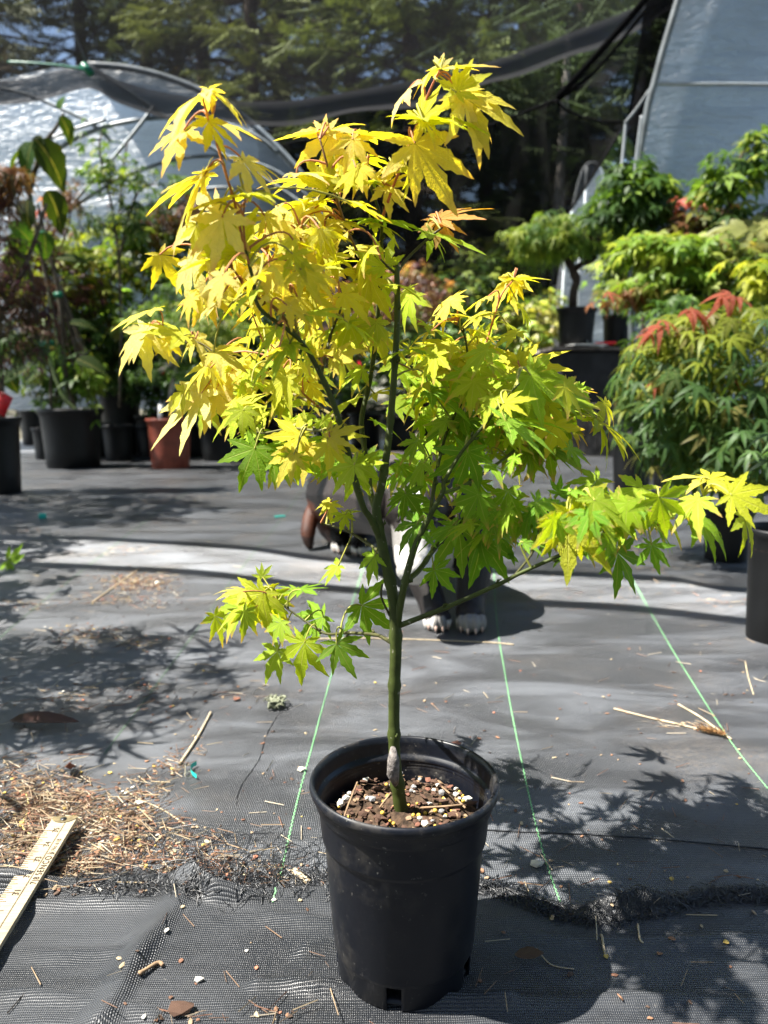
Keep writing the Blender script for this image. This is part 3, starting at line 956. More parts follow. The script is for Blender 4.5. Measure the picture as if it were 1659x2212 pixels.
# --- beside the white greenhouse
t, b, s = potted("potted_maple", "black pot cut by the picture edge with a weeping red lace maple and red tag", "potted plant", GL, 2, 1072, 108, 172,
       [[(5, 905), (-6, 700), (-40, 520), (-60, 400)], [(-6, 700), (60, 560), (100, 440)]],
       [(-40, 440, 60, 60, 130, PURP + RUST, 'lace', .10), (15, 640, 70, 120, 190, PURP, 'lace', .09), (30, 760, 80, 70, 90, PURP + DARKG, 'lace', .09), (20, 368, 40, 14, 26, RUST, 'lace', .13)], stem_r=.016)
mb = MB(); mb.box(at(4, 872, b.y - .15), (.07, .004, .10), Matrix.Rotation(.5, 3, 'Y')); mb.build("plant_tag", M['ribbon'], t)
t, b, s = potted("staked_climber", "large black pot whose staked stems carry broad dark leaves and green ties", "potted plant", None, 160, 1016, 142, 132,
       [[(163, 890), (140, 800), (118, 690), (92, 560), (62, 420), (40, 330), (60, 318)], [(140, 800), (128, 640), (100, 520), (82, 440)], [(62, 420), (90, 322), (118, 280), (138, 245)], [(100, 560), (40, 500), (15, 490)]],
       [(200, 835, 26, 40, 40, LIME, 'palm', .09), (175, 810, 38, 45, 22, GREEN, 'palm', .15)], stem_r=.017)
Yb = b.y
mb = MB(); mb.tube([at(150, 880, Yb - .05), at(128, 760, Yb - .02), at(92, 560, Yb), at(60, 380, Yb)], .007, 6); mb.tube(smooth_line([at(166, 886, Yb - .1), at(140, 860, Yb - .1), at(112, 790, Yb - .08), at(95, 690, Yb - .05)], 4), .012, 6)
mb.build("stake", M['cane'], t)
for px, py, w in ((88, 505, 20), (126, 637, 16), (100, 742, 30)):
    mb = MB(); mb.tube([at(px - w / 2, py, Yb - .03), at(px + w / 2, py - 1, Yb - .03)], .017, 8)
    mb.build("tie", M['greentie'], t)
_r = random.Random(9)
BROAD = [leaf_mesh("broad_leaf", lobed_leaf([(0, 1.0)], 9, .34, d_, .30, 0.06, _r, True)) for d_ in (.25, .45, .6)]
for k, (px, py, ang, L, c_, br) in enumerate([(70, 305, -115, 78, .55, 1.7), (75, 300, -48, 115, .45, .55), (55, 318, 200, 70, .3, .9), (88, 292, 250, 46, .5, .7), (128, 250, -55, 62, .5, .75), (128, 236, 80, 30, .6, 2.6), (60, 430, -95, 70, .4, .5),
                                              (100, 410, -62, 92, .4, .5), (20, 480, -30, 75, .6, 2.0), (40, 500, -100, 70, .6, 1.7), (95, 500, -80, 62, .6, 1.6), (18, 548, -60, 90, .7, .8), (60, 800, 190, 80, .5, .7), (85, 806, -160, 90, .55, .8), (40, 745, -150, 60, .5, .7),
                                              (165, 775, -20, 80, .4, .6), (150, 700, 10, 60, .4, .7), (120, 560, 20, 70, .35, .7), (15, 800, -70, 60, .5, .6), (195, 760, -70, 60, .6, .8), (60, 660, 170, 62, .4, .7), (-10, 600, -60, 70, .6, .7)]):
    Yl = Yb - .12 + RND.uniform(-.1, .1)
    p = at(px, py, Yl)
    a = math.radians(ang)
    d = Vector((math.cos(a), RND.uniform(-.35, .25), math.sin(a)))
    o = link("leaf", BROAD[k % 3], M['leaf'], t, color=(.028 * br, .085 * br, .016 * br, 0))
    o.matrix_basis = frame(p, d, (RND.gauss(0, .3), -c_ * 1.6, 1), L * .88 * pxm(Yl))
potted("potted_maple", "small black pot half hidden between the cut pot and the staked climber", "potted plant", GL, 76, 964, 62, 78, [[(76, 885), (80, 760), (70, 660)]], [(75, 690, 70, 70, 150, DARKG + PURP, 'palm', .08)])
potted("potted_maple", "tall black pot with broad green maple leaves beside the red brown pot", "potted plant", GL, 266, 986, 92, 140,
       [[(266, 850), (262, 700), (258, 520), (262, 400), (275, 310)], [(262, 700), (200, 600), (180, 540)], [(262, 720), (320, 640)]],
       [(220, 690, 95, 95, 150, GREEN + LIME, 'palm', .13), (190, 800, 60, 45, 50, DARKG, 'palm', .14), (270, 800, 60, 50, 60, DARKG, 'palm', .14)], stem_r=.012)
potted("potted_maple", "tall thin maple with a bright green crown in front of the greenhouse film", "potted plant", GL, 255, 960, 70, 80,
       [[(258, 880), (262, 720), (256, 560), (240, 440), (215, 330), (222, 280)], [(256, 560), (290, 430), (320, 400)], [(250, 500), (200, 470)]],
       [(212, 345, 46, 62, 62, GREEN + LIME, 'palm', .085), (300, 400, 58, 42, 52, GREEN + LIME, 'palm', .085), (255, 465, 55, 30, 40, DARKG, 'lace', .13), (150, 420, 28, 30, 20, RUST + DARKG, 'lace', .1)], Y=5.4, stem_r=.011)
potted("potted_maple", "yellow green low maple with layered leaves behind the staked climber", "potted plant", GL, 190, 950, 60, 70,
       [[(190, 880), (195, 700), (180, 560)], [(195, 700), (260, 560), (270, 480)], [(190, 640), (110, 520)]],
       [(120, 530, 60, 50, 60, CHART, 'palm', .12), (215, 530, 90, 40, 80, CHART + LIME, 'palm', .13), (150, 600, 110, 50, 110, CHART + OLIVE, 'palm', .13), (260, 470, 40, 18, 18, CHART, 'palm', .12), (200, 720, 110, 60, 90, OLIVE + GREEN, 'palm', .13)], Y=5.7)
potted("potted_maple", "dark purple maple with airy black branches behind the broad leaves", "potted plant", GL, 100, 950, 60, 70,
       [[(110, 880), (108, 700), (100, 540), (112, 420)], [(108, 700), (60, 560), (50, 450)], [(104, 600), (150, 480), (140, 400)]],
       [(100, 470, 70, 45, 60, PURP, 'lace', .09), (90, 620, 110, 80, 200, PURP, 'palm', .09), (60, 760, 90, 60, 130, PURP + LIME, 'palm', .08), (120, 480, 60, 60, 14, CORAL + RUST, 'palm', .1)], Y=5.5)
t, b, s = potted("potted_maple", "red brown plastic pot with a grey trunk and white label stick", "potted plant", GL, 370, 1017, 102, 112,
       [[(371, 905), (369, 850), (378, 800), (381, 775), (368, 752), (355, 735)], [(381, 775), (395, 740), (398, 715)]],
       [(400, 690, 110, 45, 260, LIME + GREEN, 'lace', .085), (440, 705, 100, 40, 200, LIME + PALE[:1], 'lace', .08), (345, 800, 50, 26, 60, GREEN, 'lace', .07), (420, 640, 80, 30, 120, GREEN, 'lace', .08)], m=M['redpot'], stem_r=.017, stemmat='palestem')
mb = MB(); mb.box(at(346, 895, b.y - .12), (.026, .003, .12), Matrix.Rotation(.08, 3, 'Y')); mb.build("label_stick", M['white'], t)
potted("potted_maple", "dark green bushy maple with purple tips above the red brown pot", "potted plant", GL, 330, 960, 80, 90,
       [[(340, 870), (345, 700), (360, 560), (370, 450)]],
       [(365, 520, 62, 110, 240, DARKG + GREEN, 'palm', .10), (385, 470, 75, 45, 120, PURP + RUST, 'lace', .12), (330, 570, 70, 55, 120, GREEN + OLIVE, 'palm', .11), (440, 560, 60, 60, 120, GREEN + DARKG, 'lace', .1)], Y=5.8)
potted("potted_maple", "black pot in shade under a green maple right beside the red brown pot", "potted plant", GL, 476, 978, 96, 80, [[(476, 900), (470, 760), (480, 640)]],
       [(470, 640, 90, 60, 180, GREEN + LIME, 'palm', .09), (460, 800, 70, 60, 140, DARKG, 'palm', .09), (560, 620, 70, 60, 120, DARKG + GREEN, 'palm', .1)], Y=5.35)
for i, (bx, w, h) in enumerate([(120, 74, 66), (205, 80, 74), (330, 78, 70), (415, 78, 72), (510, 80, 76), (590, 80, 70)]):
    potted("potted_maple", ["low shaded black pot", "second shaded black pot", "third shaded black pot", "fourth shaded black pot", "fifth shaded black pot", "sixth shaded black pot"][i] + " along the greenhouse foot, under dark leaves", "potted plant", GL, bx, 945, w, h,
           [[(bx, 880), (bx + 5, 800)]], [(bx, 815, 62, 62, 150, DARKG + [(.05, .06, .02)], 'palm', .10), (bx + 20, 720, 60, 60, 90, DARKG + GREEN, 'palm', .10)], Y=5.72)
# --- middle row
MID = [(560, 975, 5.9, DARKG, 'palm', "dark green bush", 560, 790, 80, 90), (640, 970, 6.4, GREEN, 'palm', "leafy green maple", 640, 760, 80, 100), (715, 975, 6.0, PURP, 'lace', "burgundy lace maple", 725, 700, 80, 90),
       (790, 970, 6.5, MIXED, 'palm', "mixed green and rust maple", 800, 690, 80, 100), (865, 972, 6.2, PURP + RUST, 'lace', "rusty purple maple", 880, 640, 75, 70), (935, 968, 6.6, GREEN, 'palm', "fresh green maple", 940, 690, 85, 80),
       (1010, 968, 6.8, DARKG + LIME, 'palm', "round green maple", 1010, 610, 90, 60), (1090, 966, 7.0, GREEN, 'lace', "feathery green maple", 1095, 600, 80, 60), (1150, 968, 6.5, OLIVE + LIME, 'palm', "yellowish green maple", 1150, 700, 65, 70)]
for i, (bx, by, Y, pal, kind, nm, cx, cy, rx, ry) in enumerate(MID):
    t, b, s = potted("potted_maple", f"{nm}, {['first', 'second', 'third', 'fourth', 'fifth', 'sixth', 'seventh', 'eighth', 'ninth'][i]} in the shaded middle row past the red pot", "potted plant", GM, bx, by, 78, 78,
           [[(bx, 890), (bx + 6, 800), (cx, cy)]], [(cx, cy, rx, ry, 260, pal, kind, .10), (cx - 10, min(830, cy + 110), rx * .9, 50, 130, DARKG, 'palm', .09)], Y=Y)
TAPE = ["long red flagging tape strip hanging behind the left leader stems", "short red tape curl above the long tape strip", "small red tape knot at the burgundy lace maple's top", "red tape strip between the two middle stems", "red tape tag beside the tallest bare trunk stub", "red tape spot above the red brown pot", "red tape spot among the pale lower leaves"]
for px, py, L in ((757, 800, 46), (742, 770, 30), (795, 742, 14), (775, 800, 40), (826, 768, 20), (352, 800, 18), (450, 850, 16)):
    P = smooth_line([at(px, py - L / 2, 5.6), at(px + 3, py, 5.58), at(px - 1, py + L / 2, 5.6)], 4)
    mb = MB(); w = .009
    mb.add([p + Vector((sx * w, 0, 0)) for p in P for sx in (-1, 1)], [(2 * i, 2 * i + 1, 2 * i + 3, 2 * i + 2) for i in range(len(P) - 1)])
    tag(mb.build("flagging_tape", M['ribbon']), TAPE.pop(0), "flagging tape", "red flagging tapes")
# --- in front of the tunnel
YB = 5.8
def bench():
    t = thing("plant_bench", "black cloth covered plant bench on grey boards holding two pots", "bench", Vector((at(1280, 900, YB).x, YB + .25, 0)))
    a, c = at(1212, 757, YB), at(1350, 757, YB)
    zt, zb = a.z, at(1212, 872, YB).z
    mb = MB(); mb.box(((a.x + c.x) / 2, YB + .3, (zt + zb) / 2), (c.x - a.x, .6, zt - zb)); bevel(mb.build("cloth_cover", simple("faded_black_cover", (.022, .023, .026), .7, .3, .3, 8, .3, dist=.01), t, False), .02)
    mb = MB(); mb.box(((a.x + c.x) / 2 - .02, YB + .28, zt + .012), (c.x - a.x + .12, .68, .022)); mb.build("tabletop", M['wood'], t, False)
    for i in range(5):
        x = a.x + .10 + i * .085
        mb = MB(); mb.box((x, YB + .06 + .004 * (i % 2), zb / 2 - .002), (.078, .022, zb - .004)); mb.build("board", M['wood'], t, False)
    return zt + .023
zt = bench()
b0 = at(1243, 745, YB)
potted("potted_maple", "bench pot with a crooked dark trunk under a flat feathery green crown", "potted plant", GR, 1243, 742, 88, 84,
       [[(1238, 662), (1240, 630), (1246, 605), (1238, 590), (1256, 570), (1282, 560), (1290, 520)], [(1246, 605), (1225, 560), (1190, 520)]],
       [(1190, 510, 75, 45, 260, LIME + GREEN, 'lace', .12), (1260, 500, 60, 45, 180, GREEN + LIME, 'palm', .11), (1145, 520, 35, 25, 60, CHART + LIME, 'lace', .11)], Y=YB, stem_r=.035, stemmat='trunk', base_z=zt)
potted("potted_maple", "bench pot behind with pale cream green weeping lace maple crown", "potted plant", GR, 1330, 742, 62, 72,
       [[(1330, 668), (1338, 600), (1345, 530), (1370, 490)]], [(1385, 495, 85, 38, 260, PALE, 'lace', .15), (1350, 540, 55, 50, 120, PALE + LIME, 'lace', .13), (1350, 605, 45, 50, 90, GREEN + LIME, 'sharp', .12)], Y=YB + .25, stem_r=.02, base_z=zt)
t = thing("hand_pruner", "red handled pruner lying on a folded white paper on the bench", "pruner", at(1285, 742, YB + .02))
p0 = at(1280, 744, YB + .03); p0.z = zt + .022
for s_ in (-1, 1):
    mb = MB(); mb.tube(smooth_line([p0 + Vector((.02 + .0, 0, .005)), p0 + Vector((.08, s_ * .022, .008)), p0 + Vector((.17, s_ * .03, .006))], 4), .012, 7); mb.build("handle", M['ribbon'], t)
mb = MB(); mb.tube([p0 + Vector((.02, 0, .005)), p0 + Vector((-.02, .008, .004)), p0 + Vector((-.07, 0, .002))], [.008, .01, .002], 6); mb.tube([p0 + Vector((-.04, -.02, .01)), p0 + Vector((-.05, -.02, .01))], .02, 8); mb.build("blade", M['pipe'], t)
mb = MB(); q = p0 + Vector((-.06, -.02, -.008)); mb.box(q, (.26, .2, .006), Matrix.Rotation(.2, 3, 'Z')); mb.box(q + Vector((.03, .02, .006)), (.2, .16, .004), Matrix.Rotation(-.1, 3, 'Z'))
tag(mb.build("folded_paper", M['white'], None, False), "folded white paper under the red pruner on the bench", "paper")
potted("potted_maple", "dark green upright maple rising over the bench pots to the tunnel edge", "potted plant", GR, 1395, 960, 80, 90,
       [[(1395, 880), (1390, 700), (1375, 560), (1370, 420)]], [(1365, 420, 62, 70, 170, GREEN + DARKG + LIME[:1], 'palm', .14), (1428, 410, 32, 40, 50, GREEN + LIME, 'palm', .13), (1400, 460, 60, 30, 60, DARKG, 'palm', .13)], Y=4.5, stem_r=.016)
potted("potted_maple", "tallest green maple, a lone leafy leader against the grey tunnel film", "potted plant", GR, 1560, 1000, 80, 90,
       [[(1560, 900), (1560, 700), (1566, 520), (1580, 420), (1600, 340), (1628, 295)], [(1580, 440), (1550, 400)]],
       [(1595, 380, 48, 48, 70, GREEN + LIME, 'palm', .13), (1625, 330, 22, 36, 30, LIME + GREEN, 'palm', .11), (1560, 410, 32, 20, 24, GREEN + LIME, 'palm', .11), (1570, 470, 28, 40, 36, DARKG + LIME, 'palm', .12)], Y=4.1, stem_r=.014)
potted("potted_maple", "bronze brown maple with two coral leaves at its top", "potted plant", GR, 1490, 1000, 80, 90,
       [[(1490, 900), (1500, 700), (1510, 560), (1530, 490)]], [(1500, 500, 55, 36, 70, RUST + OLIVE, 'palm', .13), (1545, 480, 40, 30, 40, RUST + DARKG, 'palm', .13), (1485, 431, 34, 9, 9, CORAL, 'palm', .12)], Y=4.4)
potted("potted_maple", "fan leaved pale gold maple drooping at the picture edge before the film", "potted plant", GR, 1680, 1000, 80, 90,
       [[(1690, 900), (1680, 700), (1670, 520), (1650, 460)]], [(1630, 492, 42, 34, 16, [(.34, .34, .10), (.30, .32, .10)], 'fan', .26), (1665, 560, 50, 60, 60, CHART + OLIVE, 'palm', .14), (1690, 470, 40, 40, 30, GREEN, 'palm', .14)], Y=4.0, stem_r=.014)
potted("potted_maple", "broad gold and green maple mass between bench and tunnel film", "potted plant", GR, 1450, 1000, 90, 90,
       [[(1450, 900), (1450, 700), (1470, 560)], [(1450, 720), (1540, 600)], [(1450, 720), (1390, 600)]],
       [(1450, 545, 90, 45, 200, LIME + CHART[:1], 'palm', .11), (1560, 560, 100, 50, 240, LIME + OLIVE, 'palm', .11), (1470, 620, 110, 40, 200, CHART[3:] + LIME, 'palm', .11), (1600, 620, 80, 50, 200, GREEN + OLIVE, 'lace', .11), (1380, 640, 60, 30, 90, OLIVE + RUST[:1], 'palm', .1)], Y=3.9)
potted("potted_maple", "bright yellow leaved maple twigs above the red tipped shrub, cut by the picture edge", "potted plant", GR, 1700, 1080, 80, 90,
       [[(1720, 980), (1700, 760), (1660, 600), (1630, 570)], [(1700, 760), (1670, 660)]], [(1635, 568, 36, 18, 22, CHART, 'palm', .11), (1650, 620, 30, 30, 26, CHART, 'palm', .11)], Y=3.1)
t, b, s = potted("potted_maple", "black ribbed pot standing between bench boards and red tipped shrub", "potted plant", GR, 1362, 1072, 92, 138,
       [[(1370, 935), (1400, 860), (1460, 760)]], [(1500, 700, 90, 60, 160, GREEN, 'sharp', .1)], 'ribbed', stem_r=.012)
mb = MB(); mb.box(at(1402, 925, b.y), (.03, .003, .10)); mb.build("label_stick", M['white'], t)
potted("potted_maple", "low black pot beside the bench boards, behind the ribbed pot", "potted plant", GR, 1300, 985, 92, 108,
       [[(1300, 880), (1312, 800), (1330, 760)]], [(1345, 790, 36, 45, 70, GREEN + LIME, 'sharp', .11)], stem_r=.012)

# --- the red tipped shrub: its nearest 300 leaves are objects, the rest one mass
t, b, s = potted("red_tipped_shrub", "dense dark green narrow leaved maple shrub with coral red tips", "potted plant", None, 1566, 1222, 112, 118,
       [[(1566, 1105), (1560, 1000), (1540, 880), (1530, 780)], [(1560, 1000), (1640, 860), (1680, 780)], [(1550, 950), (1450, 860), (1400, 800)]], [], stem_r=.012)
_r = random.Random(21)
SHL = [leaf_mesh("shrub_leaf", lobed_leaf(PALM5, 5, .115, _r.uniform(.35, .8), .25, 0.0, _r)) for _ in range(6)]
Ys = b.y - .02
def shrub_pos():
    while True:
        q = Vector((RND.uniform(-1, 1), RND.uniform(-1, 1), RND.uniform(-1, 1)))
        if .2 < q.length < 1: return q
cs = [(at(1530, 850, Ys), 205 * s, 190 * s, .24), (at(1600, 760, Ys - .05), 150 * s, 110 * s, .22), (at(1440, 845, Ys), 100 * s, 95 * s, .2), (at(1620, 950, Ys - .1), 150 * s, 110 * s, .2), (at(1535, 960, Ys - .05), 95 * s, 90 * s, .2), (at(1480, 770, Ys), 110 * s, 90 * s, .2)]
nobj, rest = 0, []
for i in range(1150):
    c, rx, rz, ry = cs[0] if i % 3 == 0 else RND.choice(cs)
    q = shrub_pos().normalized() * RND.uniform(.72, 1.03)
    near = q.y < .25
    p = c + Vector((q.x * rx, q.y * ry, q.z * rz))
    a = math.atan2(q.y, q.x) + RND.gauss(0, .6)
    d = Vector((math.cos(a), math.sin(a) - .3, -RND.uniform(.1, 1.3)))
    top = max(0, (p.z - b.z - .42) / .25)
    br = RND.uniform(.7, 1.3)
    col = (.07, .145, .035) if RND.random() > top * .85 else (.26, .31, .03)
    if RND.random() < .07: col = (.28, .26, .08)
    col = tuple(x * br for x in col)
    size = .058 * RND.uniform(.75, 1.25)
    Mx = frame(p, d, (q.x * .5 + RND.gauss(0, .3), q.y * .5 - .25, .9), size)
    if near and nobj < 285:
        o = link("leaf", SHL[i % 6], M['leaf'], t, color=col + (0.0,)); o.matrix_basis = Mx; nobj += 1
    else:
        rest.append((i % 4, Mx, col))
for px, py, L in [(1425, 703, 60), (1432, 692, 55), (1490, 668, 62), (1478, 672, 50), (1500, 676, 50), (1580, 636, 60), (1560, 640, 55), (1596, 642, 48), (1405, 720, 36), (1312, 632, 36), (1580, 820, 40), (1410, 830, 45)]:
    p = at(px, py, Ys - .12)
    o = link("leaf", SHL[nobj % 6], M['leaf'], t, color=(.55, .12, .09, 0)); nobj += 1
    o["label"] = "coral red young leaf at a shoot tip"
    o.matrix_basis = frame(p, (RND.uniform(-1, 1), -.5, -.25), (RND.gauss(0, .3), -.5, 1), L * s)
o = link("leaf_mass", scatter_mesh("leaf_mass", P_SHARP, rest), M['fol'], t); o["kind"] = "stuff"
# tall pot at the edge, and the plants past the left edge whose shade falls into the picture
potted("potted_maple", "big black pot, leaf shadows on its side, cut by the picture edge below the shrub", "potted plant", GR, 1675, 1405, 165, 268,
       [[(1690, 1140), (1700, 1000), (1720, 850)]], [(1770, 960, 70, 60, 70, DARKG, 'sharp', .06)], stem_r=.008)
for i, (x, y, h, rr, n, kind, lab) in enumerate([(-1.08, 1.22, .76, .28, 360, 'lace', "lace leaved maple just past the picture edge, shading the needle litter"), (-.86, .80, .36, .17, 110, 'lace', "low lace maple past the picture edge beside the yardstick"), (-1.56, 1.78, .75, .26, 200, 'palm', "green maple past the picture edge by the fresh fallen leaf"),
                                                  (-2.3, 3.1, 1.6, .46, 620, 'palm', "tall bushy green maple past the picture edge before the cut pot"), (-2.0, 2.35, 1.05, .28, 260, 'palm', "small green maple past the picture edge before the bushy one")]):
    t = thing("potted_maple", lab, "potted plant", (x, y, 0), GL)
    z0 = gh(x, y) - .003
    pot_mesh(.09, .17, 'plain', Vector((x, y, z0))).build("pot", M['pot'], t)
    mb = MB(); mb.lathe([(.0005, .14), (.08, .14)], 24, (x, y, z0)); mb.build("soil", M['soil'], t)
    mb = MB(); mb.tube(smooth_line([(x, y, .13), (x + .02, y, h * .6), (x - .01, y + .02, h)], 5), [.010 * (1 - .05 * k) for k in range(11)], 7)
    it, cl = crown_items(Vector((x, y, h)), rr, h * .40, n, LIME, kind, .085, rr * .9, .6)
    for q in cl: mb.tube([(x + .01, y, h * .55), (Vector((x, y, h * .6)) + q) / 2, q], [.004, .003, .002], 5, False)
    mb.build("stem", M['stem'], t)
    o = link("foliage", scatter_mesh("foliage", KINDS_[kind], it), M['fol'], t); o["kind"] = "stuff"
# ------------------------------------------------------------------ the golden maple in its pot
PB = Vector((0.0168, 0.597, 0)); PB.z = fh(PB.x, PB.y) + 0.001
hero = thing("potted_golden_maple", "young golden leaved maple with green trunk in a black nursery pot", "potted plant", PB)
PR, PH = 0.0785, 0.170
NS = 120
prof = [(.0005, .006), (.050, .006), (.0545, .004), (.0565, 0.0), (.0575, .002), (.0585, .0215), (.0592, .023), (.0600, .026), (.0665, .118), (.0668, .1195), (.0688, .122), (.0690, .1235), (.0712, .1475), (.0716, .149), (.0730, .1500), (.0738, .1520), (.0744, .1590), (.0756, .1605), (.0776, .1620), (.0787, .1650), (.0785, .1680), (.0774, .1698), (.0760, .1703), (.0744, .1690), (.0735, .164), (.0727, .1555)]
inner = [(.0722, .1535), (.0700, .1525)]
for k in range(5):
    z = .1505 - k * .0036
    inner += [(.0698, z), (.0690, z - .0012), (.0698, z - .0024)]
inner += [(.0680, .130), (.0665, .128), (.0655, .118), (.0650, .105)]
mb = MB(); mb.lathe(prof[:15], NS, PB)
me = mb.mesh("pot")
bm = bmesh.new(); bm.from_mesh(me); bm.faces.ensure_lookup_table()
kill = []
for f in bm.faces:
    c = f.calc_center_median() - PB
    a = math.degrees(math.atan2(c.y, c.x)) % 360
    if .001 < c.z < .0222 and c.xy.length > .053 and any(abs((a - s_ + 180) % 360 - 180) < 7.5 for s_ in (261, 333, 45, 117, 189)):
        kill.append(f)
bmesh.ops.delete(bm, geom=kill, context='FACES')
bm.to_mesh(me); bm.free()
pot = link("pot", me, M['pot'], hero)
so = pot.modifiers.new("wall", 'SOLIDIFY'); so.thickness = .0016; so.offset = -1
mb = MB(); mb.lathe(prof[14:] + inner, NS, PB); mb.build("rim", M['pot'], pot)
# soil with bark, pumice and fertiliser beads
SZ = .136
sv, sf = [], []
nr, na = 14, 48
for i in range(nr + 1):
    for k in range(na):
        r = .0655 * i / nr; a = 2 * math.pi * k / na
        x, y = PB.x + r * math.cos(a), PB.y + r * math.sin(a)
        sv.append((x, y, PB.z + SZ + wob(x, y, 60, .006) + wob(x, y, 170, .003) - .004 * (i / nr) ** 2))
for i in range(nr):
    for k in range(na):
        sf.append((i * na + k, i * na + (k + 1) % na, (i + 1) * na + (k + 1) % na, (i + 1) * na + k))
soil = link("soil", mesh("soil", sv, sf), M['soil'], hero)
def soil_z(x, y): return PB.z + SZ + wob(x, y, 60, .006) + wob(x, y, 170, .003)
def rough_block(rnd, fl=1.0):
    bm = bmesh.new(); bmesh.ops.create_icosphere(bm, subdivisions=1, radius=1.0)
    for v in bm.verts: v.co *= rnd.uniform(.62, 1.15)
    for v in bm.verts: v.co.z *= fl
    me = bpy.data.meshes.new("chip"); bm.to_mesh(me); bm.free(); return me
_r = random.Random(3)
matl = {}
for nm, col, ro in (("bark_chip", (.065, .034, .021), .85), ("bark_chip_red", (.14, .058, .036), .8), ("bark_chip_tan", (.20, .13, .075), .8), ("pumice", (.48, .45, .38), .9), ("bead", (.50, .33, .05), .35), ("grey_stone", (.20, .20, .20), .8)):
    matl[nm] = simple(nm, col, ro, .35, .3, 200, .4, dist=.001)
PIECES = {}
for nm in matl:
    L = []
    for k in range(4):
        if nm == "bead":
            bm = bmesh.new(); bmesh.ops.create_icosphere(bm, subdivisions=2, radius=1.0); me = bpy.data.meshes.new("bead"); bm.to_mesh(me); bm.free()
            me.polygons.foreach_set("use_smooth", [True] * len(me.polygons))
        else: me = rough_block(_r, .35 if 'bark' in nm else .8)
        me.materials.append(matl[nm]); L.append(me)
    PIECES[nm] = L
for kind, n, lo, hi in (("bark_chip", 190, .0014, .0042), ("bark_chip_red", 45, .0012, .0030), ("bark_chip_tan", 90, .001, .003), ("pumice", 26, .0016, .0044), ("bead", 60, .0012, .0020), ("grey_stone", 10, .002, .004)):
    for i in range(n):
        a, r = RND.uniform(0, 6.283), .063 * math.sqrt(RND.random())
        x, y = PB.x + r * math.cos(a), PB.y + r * math.sin(a)
        if math.hypot(x - PB.x + .004, y - PB.y) < .009: continue
        s_ = RND.uniform(lo, hi)
        o = link({"bead": "fertiliser_bead", "pumice": "pumice_stone", "grey_stone": "stone"}.get(kind, "bark_chip"), RND.choice(PIECES[kind]), None, soil)
        e = Matrix.Rotation(RND.uniform(0, 6.3), 4, 'Z') @ Matrix.Rotation(RND.uniform(-.6, .6), 4, 'X') @ Matrix.Diagonal((s_ * RND.uniform(1, 1.9 if 'bark' in kind else 1.15), s_, s_, 1))
        o.matrix_basis = Matrix.Translation((x, y, soil_z(x, y) + s_ * (.35 if 'bark' in kind else .6))) @ e
for P in ([(735, 1790), (752, 1740), (772, 1690)], [(955, 1700), (990, 1730), (1005, 1745)], [(905, 1745), (960, 1742), (1000, 1738)], [(820, 1745), (835, 1725), (845, 1712)]):
    mb = MB(); mb.tube([gnd(px, py, PB.z + SZ + .006 + .004 * i) for i, (px, py) in enumerate(P)], .0009, 5); mb.build("straw", matl["bark_chip_tan"], soil)

